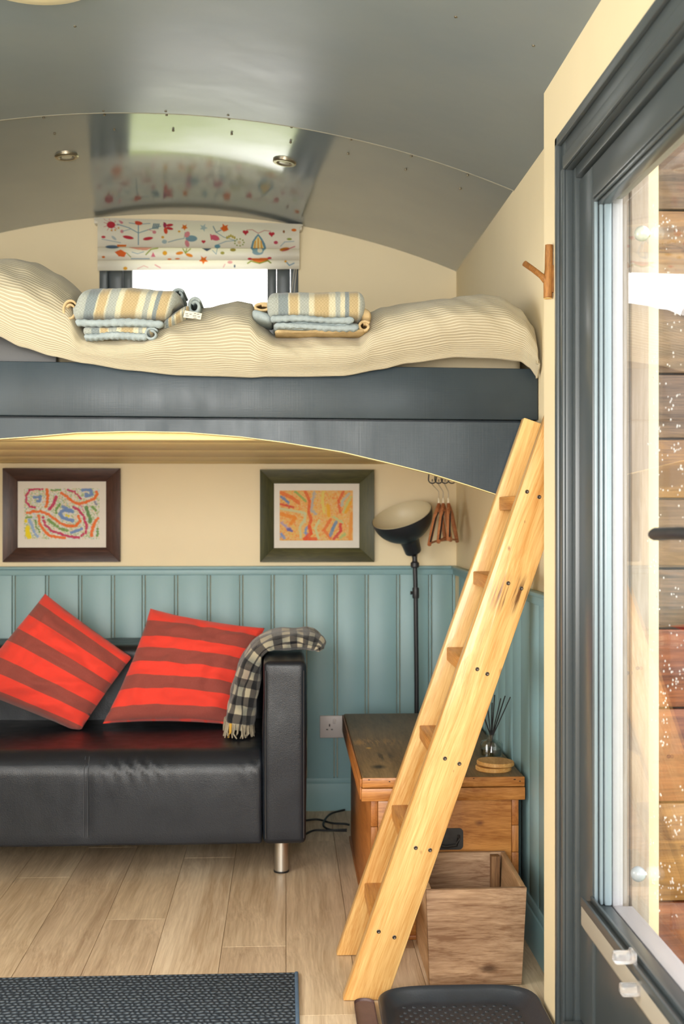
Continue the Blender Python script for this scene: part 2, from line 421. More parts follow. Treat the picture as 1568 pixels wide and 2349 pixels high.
for a, b_ in zip(ys, ys[1:]):
    b_ = min(b_, YB - 0.014)
    if b_ - a < 0.02: continue
    b = BM(); box(b, (XR - 0.010, a + 0.0004, 0.0), (XR, b_ - 0.0004, ZR - 0.03), 0.0016); obj('panel_board', b, M['teal'], wall_right)
rail = BM(); box(rail, (XR - 0.024, YN - .25, ZR - 0.012), (XR, YB - 0.026, ZR), 0.004); box(rail, (XR - 0.016, YN - .25, ZR - 0.034), (XR, YB - 0.017, ZR - 0.012), 0.003)
struct('trim_2', rail, M['teal'], 'blue rail along the top of the side wall panelling')
bb = BM(); box(bb, (XR - 0.020, YN - .25, -0.005), (XR, YB - 0.02, 0.10), 0.003); box(bb, (XR - 0.016, YN - .25, 0.098), (XR, YB - 0.02, 0.125), 0.006)
struct('baseboard_right', bb, M['teal'], 'blue skirting board along the side wall')

# end window
fr_m = paint('slate_window_paint', '#4B5358', 0.3, 0.05, 6, 0.04)
ZW1, ZW0 = WZ1, WZ0
def ring(bm, x0, x1, z0, z1, wd, y0, y1, bev=0.003):
    box(bm, (x0, y0, z0), (x0 + wd, y1, z1), bev); box(bm, (x1 - wd, y0, z0), (x1, y1, z1), bev)
    box(bm, (x0 + wd, y0, z1 - wd), (x1 - wd, y1, z1), bev); box(bm, (x0 + wd, y0, z0), (x1 - wd, y1, z0 + wd), bev)
b = BM(); ring(b, W0, W1, ZW0, ZW1, 0.030, YB - 0.004, YB + 0.09)
win = struct('window_1', b, fr_m, 'small slate-grey window behind the raised bed')
b = BM(); ring(b, W0 + .031, W1 - .031, ZW0 + .031, ZW1 - .031, 0.052, YB + 0.022, YB + 0.07); obj('sash', b, fr_m, win)
b = BM(); ring(b, W0 + .084, W1 - .084, ZW0 + .084, ZW1 - .084, 0.036, YB + 0.034, YB + 0.062, 0.006); obj('glazing_bead', b, fr_m, win)
b = BM(); box(b, (W0 + .12, YB + .045, ZW0 + .12), (W1 - .12, YB + .049, ZW1 - .12), 0); obj('pane', b, M['glass'], win)
b = BM(); box(b, (W0 - .01, YB - .03, ZW0 - .02), (W1 + .01, YB + .02, ZW0 + .002), 0.004); obj('window_sill', b, fr_m, win)

# ------------------------------------------------------------------ glazed door in the right wall
gp = M['grey_paint']
XA, XF, XD, XG = 0.570, 0.590, 0.597, 0.632
b = BM()
def arch_v(bm, y0, y1):                        # upright of the architrave, stepped moulding
    s = 1 if y1 > 2 else -1
    box(bm, (XA + 0.004, y0, 0.0), (XN + .002, y1, ZD + 0.095), 0.003)
arch = BM()
for (ya, yb_) in ((YD1 + 0.0245, YD1 + 0.085), (YD0 - 0.085, YD0 - 0.0245)):
    far = ya > 2
    o_, i_ = (yb_, ya) if far else (ya, yb_)
    box(arch, (XA + 0.006, ya, 0.0), (XF + .004, yb_, ZD + 0.108), 0.002)
    e = [o_ - 0.022, o_] if far else [o_, o_ + 0.022]
    box(arch, (XA - 0.004, e[0], 0.0), (XA + 0.008, e[1], ZD + 0.108), 0.004)
    e = [i_, i_ + 0.022] if far else [i_ - 0.022, i_]
    box(arch, (XA - 0.001, e[0], 0.0), (XA + 0.008, e[1], ZD + 0.03), 0.005)
box(arch, (XA + 0.006, YD0 - .025, ZD + 0.0245), (XF + .004, YD1 + .025, ZD + 0.108), 0.002)
box(arch, (XA - 0.004, YD0 - .085, ZD + 0.086), (XA + 0.008, YD1 + .085, ZD + 0.108), 0.004)
box(arch, (XA - 0.001, YD0 - .025, ZD + 0.025), (XA + 0.008, YD1 + .025, ZD + 0.055), 0.005)
struct('trim_3', arch, gp, 'dark grey moulded surround of the glazed door')
b = BM()
for (ya, yb_) in ((YD1 + 0.002, YD1 + 0.025), (YD0 - 0.025, YD0 - 0.002)): box(b, (XF, ya, 0.0), (XN + .08, yb_, ZD + 0.025), 0.003)
box(b, (XF, YD0, ZD + 0.002), (XN + .08, YD1, ZD + 0.025), 0.003)
door = struct('door_1', b, gp, 'dark grey door with a tall glass pane')
b = BM(); box(b, (XF - 0.03, YD0, 0.0), (XN + .09, YD1, 0.10), 0.008); obj('threshold', b, gp, door)
YS0, YS1 = YD0 + 0.105, 2.322; ZG0, ZG1 = 0.372, 1.746
for (ya, yb_) in ((YS1, YD1 - 0.006), (YD0 + .006, YS0)):
    b = BM(); box(b, (XD, ya, 0.105), (XG - 0.002, yb_, ZD - 0.004), 0.003); obj('stile', b, gp, door)
    b = BM(); box(b, (XG + 0.005, ya, 0.105), (XG + 0.026, yb_, ZD - 0.004), 0.003); obj('outer_stile', b, M['white_paint'], door)
b = BM(); box(b, (XD, YS0, ZG1), (XG - 0.002, YS1, ZD - 0.004), 0.003); obj('top_rail', b, gp, door)
b = BM(); box(b, (XG + 0.005, YS0, ZG1), (XG + 0.026, YS1, ZD - 0.004), 0.003); obj('outer_rail', b, M['white_paint'], door)
b = BM(); box(b, (XD, YS0, ZG0 - 0.07), (XG - 0.002, YS1, ZG0), 0.003); obj('middle_rail', b, gp, door)
b = BM(); box(b, (XG + 0.005, YS0, ZG0 - 0.07), (XG + 0.045, YS1, ZG0 - 0.006), 0.003); obj('outer_rail', b, M['white_paint'], door)
b = BM(); box(b, (XD + 0.006, YS0 - .01, 0.105), (XG + 0.006, YS1 + .01, ZG0 - 0.065), 0.002); obj('lower_panel', b, gp, door)
bead_m = paint('pale_grey_bead_paint', '#7B8A92', 0.25, 0.04, 8, 0.03)
b = BM()
for (ya, yb_) in ((YS1 - 0.006, YS1 + .001), (YS0 - .001, YS0 + 0.006)): box(b, (XD + 0.003, ya, ZG0), (XD + 0.010, yb_, ZG1), 0.002)
for (ya, yb_) in ((YS1 - 0.013, YS1 + .001), (YS0 - .001, YS0 + 0.013)):
    box(b, (XD + 0.012, ya, ZG0), (XD + 0.019, yb_, ZG1), 0.003); 
for (ya, yb_) in ((YS1 - 0.018, YS1 + .001), (YS0 - .001, YS0 + 0.018)): box(b, (XD + 0.020, ya, ZG0), (XG - 0.001, yb_, ZG1), 0.003)
obj('glazing_bead', b, bead_m, door)
b = BM(); box(b, (XD + 0.010, YS0, ZG1 - .014), (XG - 0.001, YS1, ZG1), 0.004); box(b, (XD + 0.002, YS0, ZG1 - .007), (XD + .010, YS1, ZG1), 0.003); obj('glazing_bead', b, gp, door)
b = BM(); box(b, (XG, YS0 - .01, ZG0 - .01), (XG + 0.004, YS1 + .01, ZG1 + .01), 0); pane = obj('pane', b, M['glass'], door, smooth=0)
# rain drops on the outside of the pane
b = BM(); rr = random.Random(3)
spots = [(1497, 955), (1520, 975), (1540, 938), (1503, 1040), (1512, 880), (1540, 915), (1558, 905), (1526, 880), (1547, 720), (1545, 740), (1518, 1055), (1530, 1045)]
for _ in range(170):
    px, py = rr.uniform(1488, 1566), rr.uniform(470, 2120)
    spots.append((px, py))
    if rr.random() < .45:
        for k in range(rr.randrange(1, 4)): spots.append((px + rr.uniform(-10, 10), py + rr.uniform(-12, 12)))
for px, py in spots:
    p = at(px, py, X=XG + 0.004); r = rr.uniform(0.0012, 0.0024)
    if not (YS0 < p.y < YS1 and ZG0 < p.z < ZG1): continue
    s_ = Matrix.Translation(p) @ Matrix.Rotation(PI / 2, 4, 'Y') @ Matrix.Diagonal((1.0, 1.0, 0.7, 1))
    lathe(b, [(r, 0), (r * .85, r * .5), (r * .5, r * .85), (r * .08, r)], 8, s_)
t = NT('glint_white_rain'); t.set(0.12, spec=0.6); t.b.inputs['Transmission Weight'].default_value = 0.35; t.b.inputs['IOR'].default_value = 1.33; t.color((.95, .95, .95, 1))  # milky white base colour stands in for the sky glint of clear drops
o = obj('rain_drops', b, t.m, pane); o['kind'] = 'stuff'

# ledge on the inside of the door
lg = thing('door_ledge', 'dark grey grooved ledge with pale front fixed low on the glazed door', 'ledge', (XD, 2.0, ZG0))
b = BM(); box(b, (XD - 0.020, YS0, ZG0 - 0.004), (XD + .002, YS1 + 0.003, ZG0 + 0.004), 0.001)
box(b, (XD - 0.022, YS0, ZG0 - 0.006), (XD - 0.017, YS1 + 0.005, ZG0 + 0.012), 0.001); box(b, (XD - 0.004, YS0, ZG0 + .002), (XD + .001, YS1 + 0.001, ZG0 + 0.014), 0.001)
obj('track', b, gp, lg)
b = BM(); prism(b, [(XD - 0.0215, ZG0 - 0.006), (XD + .0, ZG0 - 0.006), (XD + .0, ZG0 - 0.062), (XD - 0.010, ZG0 - 0.060), (XD - 0.0215, ZG0 - 0.042)], YS0, YS1 + 0.003, 'Y', 0.001)
obj('face_board', b, paint('stone_paint', '#9C968A', 0.5, 0.04), lg)
clear = NT('clear_plastic'); clear.set(0.08); clear.b.inputs['Transmission Weight'].default_value = 0.85; clear.b.inputs['IOR'].default_value = 1.3; clear.color((.95, .95, .97, 1)); M['clear'] = clear.m
for k, (px, py, lab) in enumerate(((1428, 2196, 'clear plastic clip on the upper edge of the door ledge'), (1444, 2270, 'clear plastic clip hanging from the lower edge of the door ledge'))):
    p = at(px, py, X=XD - 0.035); c = thing('clip', lab, 'clip', p, 'clear clips on the door ledge')
    sgn = (1, -1)[k]
    b = BM(); box(b, p + Vector((-0.016, -0.012, -0.009)), p + Vector((0.015, 0.012, 0.009)), 0.004); obj('tab', b, M['clear'], c)
    b = BM(); box(b, p + Vector((0.013, -0.016, -0.010)), p + Vector((0.020, 0.016, 0.012)), 0.003); obj('plate', b, M['clear'], c)
# ball knobs standing on the glass
for (px, py, lab, mm) in ((1472, 536, 'clear round ball knob high on the door glass', 'clear'), (1463, 2005, 'grey round ball knob low on the door glass', 'grey')):
    p = at(px, py, X=XG - .013); c = thing('ball_knob', lab, 'knob', (XG, p.y, p.z))
    mt = plastic('smoky_clear_knob', '#A9AEA4', 0.1) if mm == 'clear' else plastic('grey_knob_plastic', '#8E959A', 0.2)
    b = BM(); lathe(b, [(.0135 * math.sin(a), -.0135 * math.cos(a)) for a in [.08 + (PI - .16) * k / 14 for k in range(15)]], 24, Matrix.Translation(p)); obj('ball', b, mt, c)
    b = BM(); lathe(b, [(.006, 0), (.006, .004), (.0045, .006)], 16, Matrix.Translation((XG, p.y, p.z)) @ Matrix.Rotation(-PI / 2, 4, 'Y')); obj('stem', b, M['chrome'], c)
# lever handle on the lock stile
p = at(1535, 1222, X=0.552); hz = p.z
hd = thing('lever_handle', 'black lever handle on the lock side of the glazed door', 'handle', (XD, 1.64, hz))
b = BM(); box(b, (XD - 0.008, 1.615, hz - .11), (XD, 1.655, hz + .06), 0.004); obj('plate', b, M['black_metal'], hd)
b = BM(); tube(b, [(XD - .006, 1.635, hz), (XD - .045, 1.635, hz), (XD - .047, 1.66, hz), (XD - .046, 1.77, hz - .003), (XD - .044, 1.79, hz - .004)], [.009, .009, .009, .010, .008], 12); obj('lever', b, M['black_metal'], hd)

# outside: pale timber jamb, open outer shutter of horizontal planks, ground
pale = wood('pale_timber', '#9A8A7A', '#B0A498', (1, 1, 0.05), 40, rough=0.6, bump=0.1)
oj = thing('timber_jamb', 'pale softwood post just outside the door glass', 'post', (0.69, 2.4, 0))
b = BM(); box(b, (XG + 0.045, YD1 - 0.10, -0.1), (0.712, YD1 + 0.03, ZD + .03), 0.003); obj('post', b, pale, oj)
b = BM(); box(b, (XG + 0.030, YD1 - 0.09, -0.1), (XG + 0.044, YD1 + 0.02, ZD + .03), 0.003); obj('stop_bead', b, pale, oj)
sh = thing('outer_door', 'brown weathered outer door of wide horizontal planks standing open', 'door', (1.1, 2.42, -0.1))
pm = [wood('shutter_plank_a', '#5E4026', '#99703F', (0.05, 1, 1), 40, rough=0.55, coat=0.3), wood('shutter_plank_b', '#4B3626', '#7C6048', (0.05, 1, 1), 44, rough=0.55, coat=0.3), wood('shutter_plank_c', '#5B2F1E', '#8F5434', (0.05, 1, 1), 44, rough=0.55, coat=0.3)]
zz = -0.1; k = 0
for zz, hgt, mi in ((-.1, .22, 0), (.122, .22, 2), (.344, .20, 0), (.546, .19, 2), (.738, .16, 2), (.90, .12, 1), (1.022, .14, 1), (1.164, .12, 0), (1.286, .13, 1), (1.418, .17, 1), (1.59, .16, 0), (1.752, .14, 1)):
    b = BM(); box(b, (0.72, 2.415, zz), (1.62, 2.44, zz + hgt - .002), 0.003); obj('plank', b, pm[mi], sh)
b = BM(); box(b, (0.722, 2.4401, -.1), (1.618, 2.4409, 1.905), 0); obj('gap_light_blocker', b, pm[1], sh)  # added sheet, keeps sky light from showing through the plank gaps
for xx in (0.78, 1.45):
    b = BM(); box(b, (xx, 2.441, -.08), (xx + .1, 2.465, 1.88), 0.003); obj('ledger', b, pm[0], sh)
b = BM(); box(b, (-6, -5, -0.75), (9, 14, -0.7), 0)
t = NT('meadow_ground'); t.set(0.95); t.color(t.ramp(t.noise(t.co(), 3, 5), [(0.3, S('#6E7A45')), (0.7, S('#96A064'))])); struct('ground', b, t.m, 'green ground outside the hut')
for xx, yy in ((0.80, 2.45), (1.47, 2.45)):
    b = BM(); box(b, (xx - .04, yy + .002, -0.705), (xx + .04, yy + .02, -0.05), .003); obj('foot_post', b, pm[1], sh)
b = BM(); box(b, (0.66, 2.33, -.705), (0.71, 2.45, -.1), .003); obj('foot_post', b, pale, oj)

# ------------------------------------------------------------------ raised bed
YF = 3.09
t = NT('slate_bed_paint'); t.set(0.3, spec=0.34)
v1 = t.noise(t.map(t.co(), (60, 60, 1.5)), 4, 3); v2 = t.noise(t.map(t.co(), (3, 3, 60)), 6, 3)
t.color(t.ramp(t.noise(t.co(), 5, 4), [(0.3, S('#2A353C')), (0.7, S('#343F46'))]))
t.put(t.b.inputs['Roughness'], t.ramp(t.noise(t.map(t.co(), (6, 6, 2)), 3, 4), [(0.3, (0.29,) * 3), (0.7, (0.42,) * 3)]))
t.bump(t.math('ADD', t.math('MULTIPLY', v1, .5), t.math('MULTIPLY', v2, 0.5)), 0.15, 0.002); M['bed_paint'] = t.m
bed = thing('raised_bed', 'slate grey raised bed platform with arched front board above the sofa', 'bed', (-0.4, YF, 1.3))
xl = XL + 0.004
def zl(px, py): return at(px, py, Y=YF).z
def zline(p0, p1):
    a, b_ = at(*p0, Y=YF), at(*p1, Y=YF)
    return lambda x: a.z + (b_.z - a.z) * (x - a.x) / (b_.x - a.x)
ztop = zline((0, 828), (1240, 846)); zgap = zline((0, 956), (1240, 967))
xr = at(1239, 900, Y=YF).x; xr = min(xr, XR - 0.002)
b = BM(); prism(b, [(xl, zgap(xl) + .0035), (xr, zgap(xr) + .0035), (xr, ztop(xr)), (xl, ztop(xl))], YF, YF + 0.032, 'Y', 0.003); obj('front_board', b, M['bed_paint'], bed)
arcpx = [(-200, 1035), (-100, 1018), (0, 1006), (85, 1000), (175, 992), (300, 989), (425, 991), (550, 1001), (650, 1014), (784, 1036), (886, 1060), (989, 1086), (1072, 1112), (1136, 1133)]
A = [at(x, y, Y=YF) for x, y in arcpx]
poly = [(xl, A[0].z - .06)] + [(p.x, p.z) for p in A] + [(xr, A[-1].z - 0.001), (xr, zgap(xr) - .0035), (xl, zgap(xl) - .0035)]
b = BM(); prism(b, poly, YF + 0.001, YF + 0.032, 'Y'); obj('arched_board', b, M['bed_paint'], bed)
b = BM(); lip = [(p.x, p.z) for p in A]
prism(b, [(x, z + .0002) for x, z in lip] + [(x, z - 0.0018) for x, z in lip[::-1]], YF + 0.0, YF + 0.036, 'Y'); obj('edge_lip', b, M['cream_board'], bed)
zu = at(500, 1064, Y=YB).z
ycut = [YF + 0.033, 3.22, 3.62, 4.05, 4.40, YB - 0.002]
for a, b_ in zip(ycut, ycut[1:]):
    b = BM(); box(b, (xl, a + .002, zu), (XR - .002, b_ - .002, zu + .02), 0.004); obj('underside_board', b, M['cream_board'], bed)
b = BM(); box(b, (xl, YF + .04, zu + .021), (XR - .004, YB - .03, 1.475), 0.0); obj('bed_base', b, M['bed_paint'], bed)
p = at(131, 757, Y=3.135)
b = BM(); box(b, (xl, 3.125, 1.476), (p.x, 3.148, at(0, 764, Y=3.135).z), 0.003); obj('guard_board', b, paint('charcoal_paint', '#3C3C3C', 0.45), bed)

mat_m = paint('mattress_ticking', '#B7A98C', 0.9, 0.05, 12, 0.2, 400)
b = BM(); box(b, (XL + .08, 3.165, 1.478), (XR - .03, YB - .06, 1.565), 0.022, 4)
tag(obj('mattress', b, mat_m, base=(-.4, 3.8, 1.478)), 'beige mattress showing under the striped duvet on the raised bed', 'mattress')

# duvet
hem = [(-330, 640), (-100, 712), (0, 757), (60, 785), (130, 806), (200, 822), (300, 838), (415, 850), (500, 852), (580, 855), (610, 853), (700, 853), (785, 851), (870, 836), (930, 822), (1040, 808), (1120, 811), (1185, 818), (1205, 832), (1220, 852), (1232, 857)]
top = [(-330, 585), (-100, 588), (0, 596), (60, 606), (120, 634), (166, 668), (200, 765), (240, 780), (335, 776), (368, 748), (400, 724), (436, 712), (470, 704), (540, 690), (575, 698), (598, 745), (630, 774), (820, 772), (850, 722), (880, 706), (1000, 690), (1110, 675), (1150, 680), (1190, 706), (1215, 748), (1232, 800)]
YT = [(-330, 3.24), (1000, 3.24), (1140, 3.20), (1200, 3.12), (1232, 3.075)]
PX0, PX1 = -330, 1232
prof = [(0.0, -0.012, 0.4), (0.0, 0.0, 0.0), (0.12, 0.0, -0.10), (0.3, 0.0, -0.20), (0.5, 0.0, -0.20), (0.68, 0.0, -0.05), (0.82, 0, 0.22), (0.93, 0, 0.55), (1.0, 0, 1.0)]
def duvet(u, v):
    px = PX0 + (PX1 - PX0) * u
    hy, ty = interp(hem, px), interp(top, px); yt = interp(YT, px); y0 = 3.064
    P0 = at(px, hy, Y=y0); P1 = at(px, ty, Y=yt)
    hgt = P1.z - P0.z
    if v <= 0.6:
        s = v / 0.6 * (len(prof) - 1); k = min(int(s), len(prof) - 2); f = s - k
        zf, dz, yo = [prof[k][i] * (1 - f) + prof[k + 1][i] * f for i in range(3)]
        span = yt - y0
        y = y0 + (yo * span if yo > 0 else yo * 0.18 * min(1, hgt / 0.15))
        if k == 0: y = y0 + (1 - f) * 0.008
        z = P0.z + zf * hgt + (dz if k == 0 else 0)
    else:
        s = (v - 0.6) / 0.4; y = yt + s * (4.42 - yt) * (0.3 if px > 1180 else 1.0)
        z = P1.z - 0.02 * s - (0.06 * s * s if s > .0 else 0)
        z += 0.02 * math.sin(s * 5) * (1 - s)
        z = max(z, 1.575)
    q = at(px, 700, Y=3.12)
    x = min(q.x, XR - 0.012)
    wob = noise.noise(Vector((x * 6, z * 9 + v * 2, 1.7))) * 0.010 + noise.noise(Vector((x * 22 + z * 25, z * 6, 4.2))) * 0.005
    wob += max(0, noise.noise(Vector((x * 9 + z * 14, z * 5, 9.0)))) ** 2 * 0.02
    f = min(1, v * 6)
    return Vector((x, y - wob * f * 1.2, z + (wob * 0.5 * f if v < .95 else 0)))
b = BM(); grid(b, 300, 60, duvet, lambda u, v: (u * 1.57, v))
t = NT('striped_cotton_cover'); t.set(0.85, spec=0.2, sheen=0.15)
ux = t.sep(t.uv()); ph = t.math('ADD', t.math('MULTIPLY', ux[1], 66.0), t.math('MULTIPLY', t.noise(t.co(), 2.0, 2), 1.2))
st = t.math('SINE', t.math('MULTIPLY', ph, 2 * PI))
t.color(t.mix(t.ramp(st, [(0.25, (0, 0, 0)), (0.75, (1, 1, 1))]), S('#A79D84'), S('#C4BCA4')))
t.bump(t.math('ADD', t.math('MULTIPLY', st, 0.5), t.noise(t.co(), 45, 3)), 0.3, 0.004)
M['duvet'] = t.m
dv = obj('duvet', b, M['duvet'], base=(-.4, 3.4, 1.57), smooth=70)
sm = dv.modifiers.new('thickness', 'SOLIDIFY'); sm.thickness = 0.006; sm.offset = -1
tag(dv, 'rumpled cream duvet with fine stripes spread over the raised bed', 'duvet')

# towels: soft closed folds, swept along x
def fold(bm, px0, px1, zfn, hz, Yc, hd, skew=0.0, wob=0.003, n=60, m=28, ex=0.55, seed=0.0, uv0=0.0, endr=0.25):
    """superellipse section swept in x; zfn(u) gives the centre height in pixels, hz half height (px, fn or number)"""
    A_, B_ = at(px0, 700, Y=Yc - hd), at(px1, 700, Y=Yc - hd); L = B_.x - A_.x
    def fn(u, v):
        a = 2 * PI * v; c, s = math.cos(a), math.sin(a)
        c = math.copysign(abs(c) ** ex, c); s = math.copysign(abs(s) ** ex, s)
        px = px0 + (px1 - px0) * u
        hh = hz(u) if callable(hz) else hz
        e = min(u, 1 - u) / endr; k = 1.0 if e >= 1 else (1 - (1 - e) ** 3) ** 0.5
        zc_ = at(px, zfn(u), Y=Yc - hd).z; hzm = hh / 893 * (0.25 + 0.75 * k)
        x = A_.x + L * u + skew * s
        w1 = noise.noise(Vector((x * 14 + seed, s * 1.5, c + seed))) * wob + noise.noise(Vector((x * 45 + seed, s * 3, c * 3))) * wob * .4
        return Vector((x, Yc - hd * c * (0.8 + 0.2 * k) - w1, zc_ + hzm * s + w1))
    V = grid(bm, n, m, fn, lambda u, v: (uv0 + u * L, v), wrap_v=True)
    for R_ in (V[0][::-1], V[-1]):
        c = bm.verts.new(sum((q.co for q in R_), Vector()) / len(R_))
        for i in range(len(R_)): bm.faces.new((R_[i], R_[(i + 1) % len(R_)], c))
def towel_mat(name, length):
    t = NT(name); t.set(0.95, spec=0.1, sheen=0.3)
    u = t.math('DIVIDE', t.sep(t.uv())[0], length)
    u = t.math('ADD', u, t.math('MULTIPLY', t.math('SUBTRACT', t.noise(t.co(), 60, 2), .5), 0.012))
    bl, wh, gd, dk = S('#9CA19A'), S('#C6BFA4'), S('#AF9C76'), S('#7C8688')
    x = t.node('ShaderNodeValToRGB'); e = x.color_ramp.elements; x.color_ramp.interpolation = 'LINEAR'
    st = [(0, bl), (.11, bl), (.12, dk), (.21, dk), (.22, wh), (.235, gd), (.31, gd), (.32, wh), (.34, bl), (.42, bl), (.43, wh), (.47, wh), (.49, gd), (.62, gd), (.64, wh), (.69, wh), (.70, bl), (.74, bl), (.75, wh), (.79, wh), (.795, dk), (.83, dk), (.84, gd), (.92, gd), (.93, wh), (.95, bl), (1, bl)]
    while len(e) < len(st): e.new(0.5)
    for i, (p_, c_) in enumerate(st): e[i].position = p_; e[i].color = c_
    t.put(x.inputs[0], u)
    ch = t.node('ShaderNodeTexChecker'); t.put(ch.inputs['Vector'], t.co()); ch.inputs['Scale'].default_value = 240
    ch.inputs[1].default_value = (1, 1, 1, 1); ch.inputs[2].default_value = (.82, .82, .80, 1)
    t.color(t.mix(0.8, x.outputs[0], ch.outputs[0], 'MULTIPLY')); t.bump(t.noise(t.co(), 420, 2), 0.5, 0.003)
    return t.m
M['hem'] = paint('blue_towel_hem', '#97A2A4', 0.95, 0.12, 60, 0.5, 300, spec=0.1)
M['towel_plain'] = paint('tan_towel_back', '#BBA47C', 0.95, 0.12, 50, 0.5, 300, spec=0.1)
def hemstrip(bm, px0, px1, py0, py1, hh, Y, seed):
    fold(bm, px0, px1, lambda u: py0 + (py1 - py0) * u + 1.5 * math.sin(u * 7 + seed), lambda u: hh * (1 + .10 * math.sin(u * 75)), Y, 0.016, 0, 0.002, 90, 14, 0.8, seed, endr=.06)
# left towel
T1 = thing('folded_towel', 'striped bath towel folded on the bed, left of the window, with a care tag', 'towel', at(280, 778, Y=3.12), 'folded towels on the bed')
b = BM(); fold(b, 170, 402, lambda u: 695 - 4 * math.sin(u * 2.6) + 3 * u, lambda u: 41 - 4 * u, 3.115, 0.105, 0.012, 0.004, 80, 36, 0.62, 1.0, endr=.12)
obj('upper_fold', b, towel_mat('striped_towel_a', at(402, 700, Y=3.01).x - at(170, 700, Y=3.01).x), T1, smooth=80)
b = BM(); hemstrip(b, 172, 374, 737, 741, 8.5, 3.018, .3); obj('hem', b, M['hem'], T1, smooth=80)
b = BM(); fold(b, 188, 352, lambda u: 758, 13, 3.115, 0.10, 0.0, 0.003, 60, 28, 0.62, 4.0, endr=.1); obj('lower_fold', b, towel_mat('striped_towel_b', .2), T1, smooth=80)
b = BM(); hemstrip(b, 192, 338, 770, 769, 8, 3.026, 1.3); obj('hem', b, M['hem'], T1, smooth=80)
def roll(bm, px, py, rx, rz, Y0, Y1, turns=1.35, th=0.006, seed=0.0):
    """an open spiral roll of cloth lying along y with its end towards the viewer"""
    c = at(px, py, Y=Y0); n = 44
    def fn(u, v):
        a = PI * .2 + u * 2 * PI * turns; k = 1 - 0.5 * u
        y = Y0 + (Y1 - Y0) * v + noise.noise(Vector((u * 5, v * 4, seed))) * .006
        return Vector((c.x + math.cos(a) * rx / 905 * k, y, c.z + math.sin(a) * rz / 905 * k))
    grid(bm, n, 8, fn)
def add_solid(o, th): s_ = o.modifiers.new('thickness', 'SOLIDIFY'); s_.thickness = th; s_.offset = 0; return o
b = BM(); roll(b, 160, 712, 17, 24, 3.035, 3.2, 1.3, seed=2); add_solid(obj('rolled_edge', b, M['towel_plain'], T1, smooth=80), .005)
b = BM(); roll(b, 347, 766, 15, 14, 3.012, 3.2, 1.2, seed=3); add_solid(obj('rolled_edge', b, M['hem'], T1, smooth=80), .005)
b = BM(); roll(b, 446, 702, 15, 19, 3.06, 3.24, 1.3, seed=4); add_solid(obj('rolled_edge', b, M['hem'], T1, smooth=80), .007)
b = BM(); roll(b, 408, 676, 15, 14, 3.10, 3.24, 1.1, seed=5); add_solid(obj('rolled_edge', b, M['hem'], T1, smooth=80), .006)
b = BM(); fold(b, 372, 432, lambda u: 748 - 44 * u, 14, 3.11, 0.075, 0.0, 0.005, 30, 20, 0.8, 7.0, endr=.3); obj('side_fold', b, towel_mat('striped_towel_c', .07), T1, smooth=80)
q = [at(x, y, Y=3.028) for x, y in ((424, 712), (463, 719), (460, 733), (420, 728))]
b = BM(); hexa(b, q + [p_ + Vector((0, .0012, 0)) for p_ in q]); tg = obj('care_tag', b, paint('white_label', '#CFC8B4', 0.8), T1, smooth=0)
tg['label'] = 'small white care tag'
b = BM()
for k, (x, y, wd_) in enumerate(((428, 719, 6), (437, 720, 5), (447, 718.5, 5), (454, 720, 6), (446, 724, 8), (456, 726, 6), (447, 729, 7), (429, 724, 7))):
    p0 = at(x - wd_ / 2, y, Y=3.0275); p1 = at(x + wd_ / 2, y + 1.6, Y=3.0275); box(b, (p0.x, 3.0272, p1.z), (p1.x, 3.0279, p0.z), 0)
o = obj('printing', b, paint('label_ink', '#6E6A66', 0.8), tg, smooth=0)
# right towel
T2 = thing('folded_towel', 'striped bath towel folded square on the bed, right of the window', 'towel', at(735, 768, Y=3.12), 'folded towels on the bed')
b = BM(); fold(b, 612, 838, lambda u: 697 + 2 * math.sin(u * 3) - 1 * u, lambda u: 34 + 2 * u, 3.115, 0.105, 0.0, 0.003, 80, 36, 0.6, 11.0, endr=.1)
obj('upper_fold', b, towel_mat('striped_towel_d', at(838, 700, Y=3.01).x - at(612, 700, Y=3.01).x), T2, smooth=80)
b = BM(); hemstrip(b, 620, 812, 729, 733, 7.5, 3.018, 2.3); obj('hem', b, M['hem'], T2, smooth=80)
b = BM(); fold(b, 627, 828, lambda u: 746 + 2 * u, 12, 3.115, 0.10, 0.0, 0.003, 60, 28, 0.62, 14.0, endr=.1); obj('lower_fold', b, M['hem'], T2, smooth=80)
b = BM(); hemstrip(b, 630, 822, 746, 752, 7, 3.022, 3.3); obj('hem', b, M['hem'], T2, smooth=80)
b = BM(); fold(b, 630, 838, lambda u: 759 - 1 * u, 6, 3.115, 0.098, 0.0, 0.003, 60, 20, 0.7, 17.0, endr=.1); obj('bottom_layer', b, M['towel_plain'], T2, smooth=80)
b = BM(); roll(b, 836, 748, 14, 12, 3.022, 3.2, 1.2, seed=6); add_solid(obj('rolled_edge', b, M['towel_plain'], T2, smooth=80), .006)
b = BM(); fold(b, 828, 852, lambda u: 716 + 8 * u, lambda u: 26 - 10 * u, 3.12, 0.09, 0, 0.004, 20, 20, .8, 19.0, endr=.4); obj('side_fold', b, M['towel_plain'], T2, smooth=80)
b = BM(); roll(b, 603, 704, 22, 9, 3.04, 3.2, 1.2, seed=7); add_solid(obj('rolled_edge', b, M['towel_plain'], T2, smooth=80), .005)
b = BM(); fold(b, 578, 625, lambda u: 716 + 14 * u, lambda u: 16 - 3 * u, 3.115, 0.085, 0, 0.005, 24, 20, .8, 21.0, endr=.35); obj('side_fold', b, M['hem'], T2, smooth=80)

